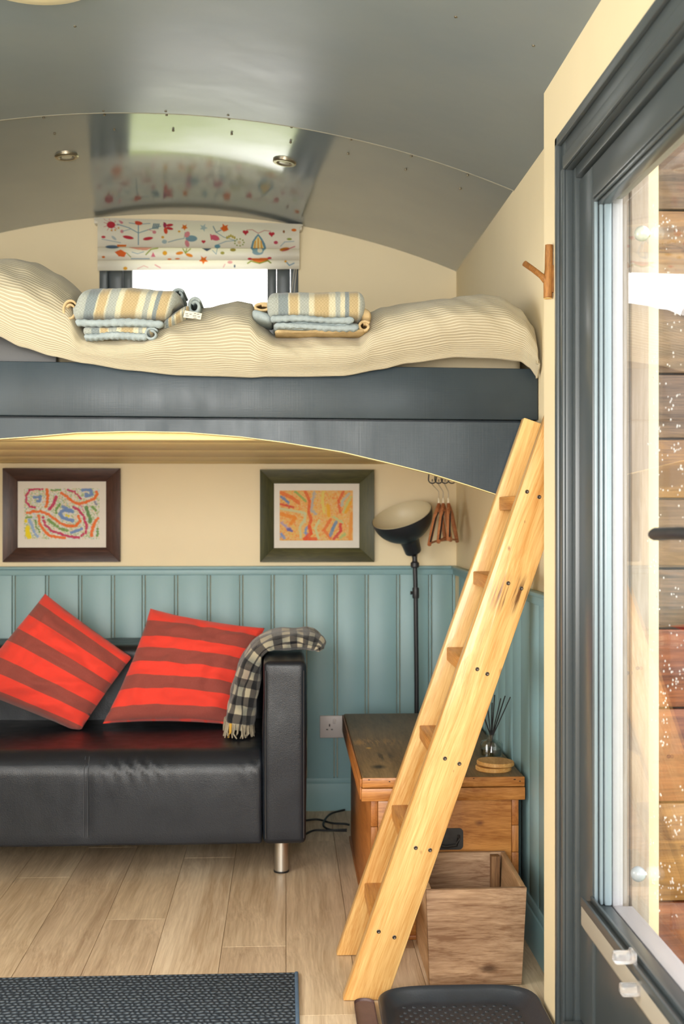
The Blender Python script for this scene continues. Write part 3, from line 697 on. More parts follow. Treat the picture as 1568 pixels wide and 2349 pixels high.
# ------------------------------------------------------------------ roman blind
cv = Canvas(215, 499, 695, 622, '#ECE7D8', 1.0)
C_R, C_O, C_B, C_G, C_P, C_Y, C_D = '#C23A48', '#E0772C', '#7E9DAE', '#9AA34C', '#D98A94', '#DDA236', '#4B5A70'
cv.ell(247, 514, 10, 8, C_R); 
for a in range(0, 360, 40): cv.line([(247 + 10 * math.cos(a / 57.3), 514 + 8 * math.sin(a / 57.3)), (247 + 18 * math.cos(a / 57.3), 514 + 15 * math.sin(a / 57.3))], 1.2, C_R, .8)
for (x, y) in ((248, 527), (257, 526), (265, 521)): cv.ell(x, y, 2, 2, C_Y)
cv.line([(312, 508), (312, 560)], 2.4, C_B); cv.line([(262, 512), (290, 520), (312, 532), (340, 522), (365, 514)], 2, C_B); cv.line([(290, 508), (312, 511), (340, 508)], 1.6, C_B)
cv.ell(313, 508, 9, 5, '#D8553E'); cv.ell(288, 543, 13, 4, C_R, 10); cv.ell(335, 545, 12, 4, C_R, -10)
cv.ell(272, 507, 4, 4, C_P); cv.ell(273, 529, 4, 4, C_P); cv.ell(350, 529, 4.5, 4, C_P); cv.line([(273, 529), (293, 523)], 1.3, C_B); cv.line([(350, 527), (334, 523)], 1.3, C_P)
for k in range(4): cv.line([(346 + 4 * k, 520), (349 + 4 * k, 509)], 3, '#6F8896')
cv.ell(375, 511, 4, 7, '#A43A5C'); cv.ell(386, 511, 9, 3.5, C_R, -10); cv.ell(386, 519, 9, 3.5, C_R, 10); cv.ell(377, 525, 4.5, 8, '#D9523A', -10)
def star(x, y, r, c, k0=0): cv.poly([(x + (r if k % 2 == 0 else r * .45) * math.cos(k0 + k * PI / 5), y + (r if k % 2 == 0 else r * .45) * math.sin(k0 + k * PI / 5)) for k in range(10)], c)
star(422, 515, 9, C_O, .3); cv.ell(409, 526, 3, 2.5, C_Y); cv.ell(370, 541, 3.5, 3, C_Y); cv.ell(374, 552, 6, 5, '#A9BDC2')
cv.line([(383, 553), (402, 547), (421, 543)], 1.8, C_B); cv.line([(421, 543), (423, 528)], 1.5, C_B); cv.ell(438, 543, 14, 8, C_B); cv.ell(428, 533, 6, 8, C_P, 30); cv.ell(428, 556, 5, 9, C_P, -15)
cv.ell(219 + 10, 543, 5, 3, C_R); cv.ell(254, 545, 7, 3, C_B, 40, .6); cv.line([(225, 548), (270, 556)], 1.2, C_B)
star(467, 515, 10, '#A9BBC2', .1); cv.line([(490, 511), (497, 526), (512, 518)], 2.4, '#7F93A0'); star(517, 514, 12, '#DE6A2E', .5); cv.ell(517, 516, 8, 7, '#DE6A2E')
for k in range(5): cv.line([(486, 545 - 2 * k + 0), (484 + 5 * k, 532 + 3 * k)], 3, '#C8506A')
cv.ell(494, 540, 11, 7, '#CF6078', 20); cv.line([(497, 526), (515, 538), (545, 547)], 1.6, C_B); cv.line([(500, 558), (520, 549), (545, 546)], 2.2, '#9FB4BE'); cv.ell(500, 562, 7, 5, '#6B9CB0')
for k in range(5): cv.ell(523 + 4.5 * k, 539 - 2.4 * (2 - abs(k - 2)), 2.2, 4, '#B5A23E')
for k in range(9): cv.ell(552 + 11 * math.cos(k * .7), 551 + 9 * math.sin(k * .7), 2, 2, C_G)
cv.ell(552, 551, 4, 4, '#D9C9A4')
def heart(x, y, r, c): cv.ell(x - r * .5, y - r * .3, r * .6, r * .6, c); cv.ell(x + r * .5, y - r * .3, r * .6, r * .6, c); cv.poly([(x - r, y), (x + r, y), (x, y + r * 1.1)], c)
heart(567, 525, 6.5, C_R); heart(629, 528, 6.5, C_R); heart(467, 551, 4.5, C_R)
cv.line([(570, 518), (583, 517), (597, 526), (612, 518), (627, 520)], 1.8, '#C98A84')
drop = [(597, 527), (605, 538), (613, 553), (616, 566), (606, 578), (596, 580), (586, 576), (579, 566), (583, 548), (590, 536)]
cv.poly(drop, '#6F98AC'); cv.poly([(597, 533), (604, 545), (611, 566), (584, 566), (588, 548)], '#F0DCA0')
for xx in (590, 597, 604): cv.line([(xx, 540 if xx == 597 else 547), (xx - (597 - xx) * .2, 566)], 2.8, '#E5A02C')
cv.ell(596, 576, 13, 8, '#86A3B0'); cv.ell(601, 572, 6, 6, '#E2DCC6'); cv.ell(639, 550, 5, 4.5, '#C9526A'); cv.ell(658, 520, 2.5, 4, '#96603A'); cv.ell(682, 515, 6, 4, C_O)
cv.line([(650, 560), (660, 548), (682, 546)], 2, '#9FB4BE'); cv.ell(660, 568, 12, 5, '#D08A34', -12); cv.line([(655, 573), (684, 560)], 2.4, '#C9526A'); cv.ell(671, 540, 6, 3, C_G)
# second and third folds
cv.ell(250, 566, 16, 4, '#5F7890'); cv.poly([(256, 578), (270, 572), (284, 580), (279, 590), (265, 588)], '#E06A34'); cv.poly([(262, 560), (284, 561), (282, 566), (262, 565)], C_O); cv.line([(284, 580), (294, 590)], 2, C_G)
cv.poly([(290, 567), (345, 567), (330, 574), (310, 572)], '#D9A090'); cv.line([(330, 584), (342, 571), (358, 568)], 3, C_G); cv.line([(295, 594), (338, 594)], 2.2, C_B); cv.line([(297, 578), (310, 582), (325, 577)], 1.5, C_B); cv.poly([(347, 577), (353, 590), (342, 590)], '#D9788C')
cv.ell(375, 580, 5.5, 5.5, C_Y); cv.ell(410, 580, 9, 4, '#E08A30', -10); cv.ell(433, 585, 9, 4, '#E08A30', 20)
for k in range(3): cv.line([(424, 580), (418 + 9 * k, 569)], 2.6, C_G)
cv.ell(386, 595, 5, 1.8, C_O); cv.ell(405, 594, 6, 1.8, C_O); star(467, 597, 12, C_O, .4); cv.poly([(464, 568), (486, 568), (475, 575)], '#445066'); cv.ell(512, 579, 5, 4, '#A39C4E'); cv.ell(537, 571, 7, 4, '#9A8A3C'); cv.line([(488, 572), (497, 582), (500, 565)], 1.4, C_B)
cv.poly([(573, 593), (628, 591), (612, 603), (600, 607), (590, 602)], '#E07A3C'); cv.ell(577, 594, 5, 3, C_R); cv.ell(624, 592, 5, 3, C_R); cv.line([(600, 606), (580, 600), (572, 606)], 3.5, C_G); cv.line([(600, 606), (620, 599), (627, 605)], 3.5, '#84903C')
cv.ell(281, 617, 5, 4, C_Y); cv.line([(310, 618), (325, 611), (335, 615)], 2, '#DDB0A8'); cv.line([(352, 609), (364, 616)], 3, '#DDA0A0'); cv.ell(530, 603, 6, 4, '#DDA0A0'); cv.line([(514, 616), (518, 608)], 2, '#DDA0A0'); cv.ell(541, 613, 2, 4, C_D)
cv.line([(665, 604), (671, 612), (682, 606)], 3, '#7FA0B4'); cv.ell(662, 601, 3, 3, C_Y); cv.ell(229, 590, 4, 2.5, C_O)
bt = {'tl': (216, 500), 'tr': (694, 515), 'bl': (228, 621), 'br': (682, 617)}
def blind_pt(u, v):
    ext = 1.0 if v < 0.03 else max(0, 1 - (v - 0.03) * 30)
    inx = 0.016 * (1 - ext)
    uu = inx + u * (1 - 2 * inx)
    x = bt['tl'][0] + (bt['tr'][0] - bt['tl'][0]) * uu; yt_ = bt['tl'][1] + (bt['tr'][1] - bt['tl'][1]) * uu
    yb_ = bt['bl'][1] + (bt['br'][1] - bt['bl'][1]) * uu
    y = yt_ + (yb_ - yt_) * v
    if v < 0.55: d = 0.052 + 0.018 * math.sin(v / 0.55 * PI) ** 1.0 + 0.008 * (v / .55)
    elif v < 0.80: d = 0.044 + 0.014 * math.sin((v - .55) / .25 * PI)
    else: d = 0.034 + 0.008 * math.sin((v - .80) / .2 * PI)
    d += noise.noise(Vector((u * 9, v * 6, 3))) * 0.002
    return at(x, y, Y=YB - d)
bl = thing('roman_blind', 'white roman blind with embroidered flowers and hearts, half raised at the end window', 'blind', at(455, 515, Y=YB - .03))
cv.sheet('printed_cloth', blind_pt, attr_mat('embroidered_cotton', 0.9, 0.3, 500, thin=0.35), bl)
a_, b__ = at(217, 501, Y=YB - .03), at(692, 516, Y=YB - .03)
b = BM(); hexa(b, [Vector((a_.x, YB, a_.z)), Vector((b__.x, YB, b__.z)), Vector((b__.x, YB, b__.z - .022)), Vector((a_.x, YB, a_.z - .022)), Vector((a_.x, YB - .046, a_.z)), Vector((b__.x, YB - .046, b__.z)), Vector((b__.x, YB - .046, b__.z - .022)), Vector((a_.x, YB - .046, a_.z - .022))], .002); obj('headrail', b, plastic('white_rail', '#D8D3C4'), bl)
b = BM()
for dx in (0, 8):
    p0, p1 = at(683 + dx * .2, 560, Y=YB - .028), at(664 + dx, 700, Y=YB - .028)
    for k in range(46):
        q = p0.lerp(p1, k / 45); lathe(b, [(.0004, -.0022), (.0021, -.0008), (.0021, .0008), (.0004, .0022)], 6, Matrix.Translation(q))
    tube(b, [p0, p1], .0008, 5)
obj('bead_chain', b, plastic('pale_bead', '#B9B2A2'), bl)

# ------------------------------------------------------------------ framed pictures
def picture(name, label, fp, mp_, ap, fmat, canvas):
    """fp, mp_, ap: frame, mount and art boxes in photograph cells on the end wall"""
    d = 0.022
    a, c = at(fp[0], fp[1], Y=YB - d), at(fp[2], fp[3], Y=YB - d); m0, m1 = at(mp_[0], mp_[1], Y=YB - d), at(mp_[2], mp_[3], Y=YB - d)
    P = thing(name, label, 'picture', ((a.x + c.x) / 2, YB, c.z))
    O = [(a.x, a.z), (c.x, a.z), (c.x, c.z), (a.x, c.z)]; I = [(m0.x, m0.z), (m1.x, m0.z), (m1.x, m1.z), (m0.x, m1.z)]
    for i in range(4):
        j = (i + 1) % 4; b = BM()
        def q(xz, y): return Vector((xz[0], y, xz[1]))
        hexa(b, [q(O[i], YB - .024), q(O[j], YB - .024), q(I[j], YB - .012), q(I[i], YB - .012), q(O[i], YB - .001), q(O[j], YB - .001), q(I[j], YB - .001), q(I[i], YB - .001)], .0012)
        obj('frame_side', b, fmat[i % 2], P)
    b = BM(); box(b, (m0.x - .003, YB - .009, m1.z - .003), (m1.x + .003, YB - .003, m0.z + .003), 0); obj('mount', b, paint('mount_card', '#DAD5CB', 0.7, 0.02, 40), P)
    a0, a1 = at(ap[0], ap[1], Y=YB - .0095), at(ap[2], ap[3], Y=YB - .0095)
    canvas.sheet('artwork', lambda u, v: Vector((a0.x + (a1.x - a0.x) * u, YB - .0095, a0.z + (a1.z - a0.z) * v)), attr_mat('painted_paper', 0.7, 0.1), P)
    return P
# left: rings of painted dots.  cells follow the zoomed photograph (5.41 per pixel)
def Z1(pts): return [(x / 5.407, 1060 + y / 5.407) for x, y in pts]
c1 = Canvas(55, 1120, 228, 1237, '#D9D6CC', 0.8)
R_, O_, B_, G_, Y_, LG = '#BE2F60', '#E46E2C', '#6F8CBE', '#6F9852', '#E6D022', '#B9C49A'
for _ in range(2200):
    c1.ell(random.uniform(55, 228), random.uniform(1120, 1237), 1.7, 1.6, random.choice([LG, '#A9BE8C', '#C7CDA8', '#E0BFA4', '#B9C4D8', '#D9D6CC', '#9DB584']), a=.85)
for pts, r, st, cc in (([(520, 335), (370, 340), (325, 420), (325, 490), (370, 550), (450, 570)], 3.4, 3.6, R_), ([(420, 440), (500, 430), (490, 480), (430, 480)], 4, 4, B_),
    ([(580, 340), (590, 420), (590, 500), (560, 570)], 4.2, 3.4, O_), ([(690, 440), (665, 510), (600, 600)], 4.6, 4, R_), ([(760, 380), (830, 430), (900, 490), (980, 520), (1080, 490), (1160, 460), (1200, 400), (1190, 335)], 4.2, 4, O_),
    ([(840, 340), (920, 370), (970, 420), (1020, 470)], 3, 3.6, R_), ([(1020, 350), (1120, 340), (1140, 400), (1070, 420), (1060, 370)], 4.4, 3.6, B_),
    ([(340, 630), (400, 615), (500, 610), (600, 650), (680, 700), (740, 750), (820, 785), (940, 790), (990, 730), (960, 640)], 4.2, 4.2, O_),
    ([(780, 555), (850, 590), (900, 610), (780, 600), (740, 640), (790, 700), (920, 730)], 5, 4, B_), ([(820, 655), (890, 680)], 3.2, 5, Y_),
    ([(480, 670), (490, 760), (560, 870), (640, 920), (820, 940)], 4.2, 4, O_), ([(535, 690), (560, 780), (640, 850), (740, 885), (860, 925), (980, 930), (1060, 880), (1070, 780), (1030, 660), (960, 580), (890, 550)], 3.8, 4.3, R_),
    ([(600, 715), (650, 755), (740, 820), (850, 860)], 4.4, 5, G_), ([(890, 870), (960, 850), (1030, 820)], 4.2, 4, B_), ([(1070, 560), (1090, 640), (1120, 720), (1110, 770)], 5, 4, '#5E8A52'),
    ([(1150, 560), (1200, 620)], 4, 4, G_), ([(1210, 700), (1160, 770), (1140, 860), (1135, 940)], 4.4, 3.8, O_), ([(1210, 830), (1205, 940)], 3.6, 4, G_), ([(320, 730), (325, 740)], 4.5, 4, Y_),
    ([(340, 820), (345, 870), (360, 930), (390, 935)], 7, 4, Y_), ([(360, 720), (400, 780), (420, 870), (480, 940)], 4.4, 4.2, '#8FAAD0'), ([(320, 690), (410, 680)], 2.8, 3.6, G_), ([(1170, 490), (1210, 550)], 3, 4, '#8A8AA0'),
    ([(740, 520), (690, 600), (700, 650)], 3.4, 4, G_), ([(440, 720), (450, 800), (500, 880)], 2.8, 3.6, G_), ([(640, 350), (760, 345)], 2.6, 3.4, G_), ([(1000, 540), (1040, 620)], 2.4, 3.4, '#C98AA0')):
    c1.dots(Z1(pts), r * .86, st * 1.05, cc, .9)
brown = [wood('dark_brown_frame_a', '#33211D', '#4E332B', (0.1, 1, 1), 40, rough=0.4), wood('dark_brown_frame_b', '#35231F', '#523830', (1, 1, 0.1), 40, rough=0.4)]
picture('framed_picture', 'dot painting of coloured rings in a dark brown frame', (6, 1074, 275, 1289), (39, 1104, 242, 1256), (55, 1120, 228, 1237), brown, c1)
def Z2(pts): return [(580 + x / 5.407, 1060 + y / 5.407) for x, y in pts]
c2 = Canvas(641, 1125, 809, 1240, '#DDAE6C', 0.8)
for _ in range(1500):
    c2.ell(random.uniform(641, 809), random.uniform(1125, 1240), 2.4, 1.6, random.choice(['#E2A24A', '#E08A4A', '#D9B070', '#DDB98A', '#E0904E', '#D8BE6A']), random.uniform(0, 180), a=.6)
for pts, wd_, cc in (([(350, 380), (480, 440), (560, 500)], 14, '#DC7440'), ([(350, 430), (440, 500)], 9, '#6B86AE'), ([(340, 520), (500, 560)], 8, '#CE5040'), ([(530, 370), (650, 480)], 8, '#8FAA62'), ([(340, 575), (600, 620), (650, 640), (640, 720), (580, 800), (590, 930)], 9, '#C2C49A'),
    ([(340, 640), (520, 690), (470, 760)], 13, '#E08A3A'), ([(350, 750), (460, 840)], 8, '#A79AB4'), ([(430, 830), (480, 850)], 9, '#6A66A0'), ([(350, 890), (390, 940)], 9, '#7E93BC'), ([(650, 370), (700, 480), (690, 620), (720, 720), (690, 800)], 11, '#D8683E'),
    ([(760, 370), (740, 470), (720, 600), (780, 640)], 8, '#A9A9A6'), ([(660, 810), (650, 870), (680, 940)], 8, '#8098BA'), ([(700, 800), (720, 880), (640, 950), (780, 950)], 13, '#DC5A34'), ([(870, 370), (860, 480), (880, 620)], 10, '#D9C66A'), ([(930, 540), (940, 660)], 13, '#E0A632'),
    ([(820, 720), (770, 820), (810, 940)], 9, '#C6C894'), ([(1120, 370), (1060, 480), (1080, 620)], 10, '#DA6A44'), ([(1190, 390), (1110, 480), (1100, 540)], 9, '#B2B4A6'), ([(1210, 430), (1120, 620)], 7, '#BCC27C'), ([(1210, 500), (1150, 620)], 11, '#E2A43A'),
    ([(960, 710), (880, 840), (960, 940)], 11, '#DE7A44'), ([(1030, 740), (990, 820), (960, 900)], 12, '#6F8DAC'), ([(1080, 770), (1090, 850), (1000, 950)], 10, '#CC4A48'), ([(1000, 680), (1110, 750)], 7, '#B8C088'), ([(1140, 890), (1080, 940)], 8, '#AAB878'), ([(1220, 640), (1200, 950)], 12, '#E09448')):
    q = Z2(pts)
    c2.line(q, wd_ * .62, cc, .85)
    for _ in range(int(6 * len(q))):
        k = random.randrange(len(q) - 1); tt = random.random(); c2.ell(q[k][0] + (q[k + 1][0] - q[k][0]) * tt + random.gauss(0, 2.4), q[k][1] + (q[k + 1][1] - q[k][1]) * tt + random.gauss(0, 2.4), 2.2, 1.6, cc, random.uniform(0, 180), a=.6)
green = [wood('olive_frame_a', '#3B3A22', '#52502E', (0.1, 1, 1), 40, rough=0.45), wood('olive_frame_b', '#36381F', '#4C4C2B', (1, 1, 0.1), 40, rough=0.45)]
picture('framed_picture', 'orange and yellow abstract painting in an olive green frame', (596, 1077, 858, 1289), (628, 1109, 824, 1257), (641, 1125, 809, 1240), green, c2)

# ------------------------------------------------------------------ ladder leaning on the right wall
LM = lambda n, rot, st=(), kn=(): wood(n, '#BC8340', '#E8C484', (1, 1, 0.035), 60, rot=rot, rough=0.35, bump=0.12, wide=0.55, coat=0.25, stains=st, knots=kn)
ladder = thing('ladder', 'varnished pine ladder leaning up to the raised bed', 'ladder', (0.18, 2.93, 0))
nYf, nYt = 2.790, 2.765; fYf, fYt = 3.075, 3.035; TK = 0.036
ntl, nbl = at(1250, 962, Y=nYt), at(786, 2299, Y=nYf); 
nbr = at(884, 2286, Y=nYf); ntr = at(1357, 962, Y=nYt)
ang = math.atan2(ntl.x - nbl.x, ntl.z - nbl.z)
px_in = Vector((math.cos(ang), 0, -math.sin(ang))); dirv = Vector((math.sin(ang), 0, math.cos(ang)))
WS = 0.098
def stile(name, bot, topz, y0f, y0t, stain=(), knots=()):
    L = (topz - bot.z) / math.cos(ang); rx = WS / math.cos(ang); XW = XR - 0.004
    tl = Vector((bot.x, 0, 0)) + dirv * L; tr = tl + px_in * WS
    zr = (XW - (bot.x + rx)) / math.tan(ang)              # plumb cut where the ladder meets the wall
    pts = [(bot.x, .001), (bot.x + rx, .001)]
    if tr.x > XW: pts += [(XW, zr), (XW, tl.z + (tr.z - tl.z) * (XW - tl.x) / (tr.x - tl.x))]
    else: pts += [(tr.x, tr.z)]
    pts += [(tl.x, tl.z)]
    b = BM(); prism(b, pts, 0, TK, 'Y', 0.003)
    for v in b.verts: v.co.y += y0f + (y0t - y0f) * v.co.z / topz
    return obj(name, b, LM('pine_' + ('a' if stain else 'b'), (0, -ang, 0), stain, knots), ladder)
lx = (XR - 0.012 - WS * math.cos(ang))
sp = at(1175, 1365, Y=nYt) - Vector(ladder['base'])
near = stile('stile', nbl, 1.375, nYf, nYt, [(tuple(sp), 0.075, (1.0, 0.3, 1.3), '#4A1E08', 0.9)], [(tuple(at(x, y, Y=nYt + .01) - Vector(ladder['base'])), r, (1, .3, .55)) for x, y, r in ((1151, 1545, .012), (966, 1958, .006), (944, 2040, .004), (1166, 1258, .006), (1202, 1197, .004), (1040, 1770, .004), (880, 1885, .003))])
fbl = at(771, 2187, Y=fYf); far = stile('stile', fbl, at(1213, 951, Y=fYt).z, fYf, fYt)
tread_m = wood('pine_tread', '#A06428', '#C98F4C', (1, 0.06, 1), 50, rough=0.45, bump=0.12)
steps_px = [(832, 2029), (905, 1848), (961, 1664), (1029, 1484), (1093, 1310), (1158, 1140)]
for (px, py) in steps_px:
    z = at(px, py, Y=fYf - .02).z; xx = fbl.x + math.tan(ang) * z
    k = z / 1.4; y0 = nYf + (nYt - nYf) * k + TK; y1 = fYf + (fYt - fYf) * k
    b = BM(); box(b, (xx + 0.006, y0 + .0005, z - 0.034), (xx + 0.098, y1 - .0005, z), 0.003); obj('tread', b, tread_m, ladder)
screws = [(1236, 1140), (1208, 1128), (1165, 1338), (1195, 1350), (1094, 1535), (1117, 1546), (1020, 1740), (1053, 1752), (953, 1945), (986, 1950), (868, 2137), (904, 2150)]
for px, py in screws:
    p = at(px, py, Y=(nYf + nYt) / 2); p = at(px, py, Y=nYf + (nYt - nYf) * p.z / 1.375)
    b = BM(); lathe(b, [(0.0048, -0.002), (0.0048, 0.0006), (0.0034, 0.0012), (0.0012, 0.0002)], 12, Matrix.Translation(p) @ Matrix.Rotation(PI / 2, 4, 'X'))
    obj('screw', b, M['dark_metal'], ladder)

# ------------------------------------------------------------------ sofa
t = NT('black_leather'); t.set(0.36, spec=0.42)
vo = t.node('ShaderNodeTexVoronoi'); t.put(vo.inputs['Vector'], t.co()); vo.inputs['Scale'].default_value = 420
t.color(t.ramp(t.noise(t.co(), 4, 3), [(0.3, S('#171C23')), (0.7, S('#1D222A'))]))
t.put(t.b.inputs['Roughness'], t.ramp(t.noise(t.co(), 20, 3), [(0.3, (0.30,) * 3), (0.7, (0.40,) * 3)]))
t.bump(t.math('ADD', t.math('MULTIPLY', vo.outputs[0], 0.35), t.math('MULTIPLY', t.noise(t.map(t.co(), (1, 1, 0.35)), 16, 3), 1.6)), 0.16, 0.006)
M['leather'] = t.m
SY0, SY1 = 3.71, 4.565
sx1 = at(703, 1700, Y=SY0).x; sxa = at(602, 1700, Y=SY0).x; sx0 = XL + 0.06
sofa = thing('sofa', 'black leather two-seat sofa on steel legs below the raised bed', 'sofa', ((sx0 + sx1) / 2, 4.1, 0))
zb, zs, za = 0.113, 0.402, 0.678
def puffy(bm, lo, hi, r, seg=5, amp=0.004, seed=0, front=0.0):
    t_ = bmesh.new(); bmesh.ops.create_cube(t_, size=1.0)
    lo, hi = Vector(lo), Vector(hi)
    for v in t_.verts: v.co = Vector([(v.co[i] + .5) * (hi[i] - lo[i]) + lo[i] for i in range(3)])
    if front:
        fe = [e for e in t_.edges if all(abs(v.co.y - lo.y) < 1e-5 and abs(v.co.z - hi.z) < 1e-5 for v in e.verts)]
        bmesh.ops.bevel(t_, geom=fe, offset=front, segments=10, affect='EDGES', profile=0.5)
        bmesh.ops.bevel(t_, geom=[e for e in t_.edges if e.calc_face_angle(0) > .6], offset=r, segments=seg, affect='EDGES', profile=0.5)
    else: bmesh.ops.bevel(t_, geom=t_.edges[:], offset=r, segments=seg, affect='EDGES', profile=0.5)
    for ax in range(3):
        n = max(2, int((hi[ax] - lo[ax]) / (0.012 if ax == 0 else .03)))
        for k in range(1, n):
            co = [0, 0, 0]; no = [0, 0, 0]; co[ax] = lo[ax] + r + (hi[ax] - lo[ax] - 2 * r) * k / n; no[ax] = 1
            bmesh.ops.bisect_plane(t_, geom=t_.verts[:] + t_.edges[:] + t_.faces[:], plane_co=co, plane_no=no)
    t_.normal_update()
    for v in t_.verts:
        v.co += v.normal * (noise.noise(v.co * 5 + Vector((seed, 0, 0))) * amp + noise.noise(v.co * 16 + Vector((0, seed, 0))) * amp * .3)
    merge(bm, t_)
xs = at(197, 1850, Y=SY0).x
b = BM(); puffy(b, (sx0 + .13, SY0, zb), (sxa - .001, 4.34, zs), 0.010, 3, 0.003, 2, .075)
for v in b.verts:                                  # pinched seam and soft pleats over the front edge
    dx = v.co.x - xs; fr = v.co.y < SY0 + .12
    if v.co.z > zb + .02 and fr: v.co += Vector((0, .6, -.4)) * .007 * math.exp(-(dx / .016) ** 2)
    if fr and v.co.z > 0.26:
        k = math.exp(-((dx - 0.14) / 0.09) ** 2) * math.exp(-((v.co.z - .355) / .04) ** 2) + .6 * math.exp(-((v.co.x - sxa + .03) / 0.05) ** 2) * math.exp(-((v.co.z - .33) / .05) ** 2)
        v.co += Vector((0, -1, 1)) * 0.0032 * k * math.sin(dx * 150 + v.co.z * 110)
obj('seat', b, M['leather'], sofa, smooth=80)
b = BM()
for dx in (-.006, .006): tube(b, [(xs + dx, SY0 + .03, zs - .018), (xs + dx, SY0 + .006, zs - .05), (xs + dx, SY0 - .001, zs - .09), (xs + dx, SY0 - .002, .25), (xs + dx, SY0 - .001, zb + .03)], .0013, 5)
obj('seam_stitching', b, plastic('grey_thread', '#3C4046', .6), sofa)
b = BM(); puffy(b, (sxa, SY0 - .004, zb - .002), (sx1, SY1, za), 0.020, 4, 0.0035, 5); obj('armrest', b, M['leather'], sofa, smooth=80)
b = BM(); puffy(b, (sx0, SY0 - .004, zb - .002), (sx0 + .128, SY1, za), 0.020, 4, 0.0035, 9); obj('armrest', b, M['leather'], sofa, smooth=80)
b = BM(); puffy(b, (sx0 + .129, 4.30, zb + .1), (sxa - .001, SY1, za - .012), 0.035, 5, 0.004, 12); obj('backrest', b, M['leather'], sofa, smooth=80)
b = BM()
for xx in (sxa + .009, sx1 - .009): tube(b, [(xx, SY0 - .005, zb + .02), (xx, SY0 - .006, .4), (xx, SY0 - .004, za - .03)], .0014, 5)
obj('seam_stitching', b, plastic('black_thread', '#3A3A3C', .7), sofa)
lgp = at(645, 2004, Z=0)
for (x, y) in ((lgp.x, lgp.y + .022), (lgp.x, 4.46), (sx0 + .08, lgp.y + .022), (sx0 + .08, 4.46)):
    b = BM(); lathe(b, [(.0235, 0), (.0235, .004), (.0225, .005), (.0225, zb + .004)], 24, Matrix.Translation((x, y, 0.0005))); lo_ = obj('leg', b, M['chrome'], sofa)
    b = BM(); lathe(b, [(.0240, 0.0003), (.0245, .003), (.0240, .006)], 24, Matrix.Translation((x, y, 0))); obj('foot_pad', b, plastic('black_foot', '#1E1E1E'), lo_)

# cushions
def cushion(name, label, C, T, mat_, seed, pin=0.055, crease=None):
    tl, tr, br, bl_ = C; n = 46
    nrm = (tr - tl).cross(bl_ - tl).normalized()
    if nrm.y > 0: nrm = -nrm
    def shape(u, v, side):
        U, V_ = 2 * u - 1, 2 * v - 1
        pinch = pin
        uu = 0.5 + U * (1 - pinch * (1 - V_ * V_)) / 2; vv = 0.5 + V_ * (1 - pinch * (1 - U * U)) / 2
        p = tl.lerp(tr, uu).lerp(bl_.lerp(br, uu), vv)
        hgt = T * (max(0, (1 - U ** 2)) * max(0, (1 - V_ ** 2))) ** 0.42
        hgt *= 1 + 0.10 * noise.noise(Vector((u * 3, v * 3, seed)))
        e = min(1, 6 * min(u, 1 - u, v, 1 - v) + .15)
        wr_ = (abs(noise.noise(Vector((u * 4 + seed, v * 9, seed)))) * 0.020 + noise.noise(Vector((u * 13, v * 5 + seed, 2))) * .006) * e
        if crease: wr_ += crease(u, v) * e
        q = p + nrm * (hgt * (1.0 if side > 0 else -.55) + wr_ * side)
        return q
    b = BM()
    grid(b, n, n, lambda u, v: shape(u, v, 1), lambda u, v: (u, v)); grid(b, n, n, lambda u, v: shape(u, v, -1), lambda u, v: (u, v))
    bmesh.ops.remove_doubles(b, verts=b.verts[:], dist=0.0008); bmesh.ops.recalc_face_normals(b, faces=b.faces[:])
    for v in b.verts: v.co.z = max(v.co.z, 0.4075 + .15 * (v.co.z - .4075) if v.co.z < .4075 else v.co.z)   # flattened where it rests on the seat
    c = sum(C, Vector()) / 4; c.z = min(q.z for q in C)
    return tag(obj(name, b, mat_, base=c, smooth=80), label, 'cushion')
def stripe_mat(name, axis, edges, first_dark=False):
    t = NT(name); t.set(0.9, spec=0.15, sheen=0.2)
    u = t.sep(t.uv())[axis]; u = t.math('ADD', u, t.math('MULTIPLY', t.math('SUBTRACT', t.noise(t.co(), 7, 2), .5), .02))
    x = t.node('ShaderNodeValToRGB'); x.color_ramp.interpolation = 'CONSTANT'; e = x.color_ramp.elements
    while len(e) < len(edges) + 1: e.new(.5)
    red, mar = S('#EE3A2A'), S('#8E4038'); e[0].position = 0; e[0].color = mar if first_dark else red
    for i, p_ in enumerate(edges): e[i + 1].position = p_; e[i + 1].color = (red if first_dark else mar) if i % 2 == 0 else (mar if first_dark else red)
    t.put(x.inputs[0], u)
    t.color(t.mix(t.math('MULTIPLY', t.noise(t.co(), 300, 2), 0.25), x.outputs[0], S('#B8766A')))
    wv = t.noise(t.co(), 700, 2); t.bump(t.math('ADD', wv, t.math('MULTIPLY', t.noise(t.co(), 25, 3), 1.5)), 0.25, 0.004)
    return t.m
CR = [at(345, 1396, Y=4.27), at(607, 1441, Y=4.22), at(528, 1662, Y=4.10), at(236, 1660, Y=4.10)]
cushion('cushion', 'red and maroon striped cushion propped beside the checked blanket', CR, 0.075,
        stripe_mat('red_stripe_b', 1, [.11, .26, .37, .50, .62, .74, .88, .985]), 2.0, crease=lambda u, v: 0.010 * max(0, 1 - abs(v - .78 - .12 * (u - .6)) * 14) * (u > .4))
CL = [at(103, 1362, Y=4.27), at(302, 1508, Y=4.20), at(182, 1680, Y=4.08), at(-75, 1578, Y=4.18)]
cushion('cushion', 'red and maroon striped cushion standing on its corner, left of the other', CL, 0.095,
        stripe_mat('red_stripe_a', 1, [.09, .22, .37, .50, .66, .79, .93]), 5.0, pin=0.02, crease=lambda u, v: 0.016 * max(0, 1 - abs((u - .45) * .7 + (v - .80)) * 11) * (v > .5) + .012 * max(0, 1 - abs((u - .75) * .8 + (v - .83)) * 12) * (v > .55))

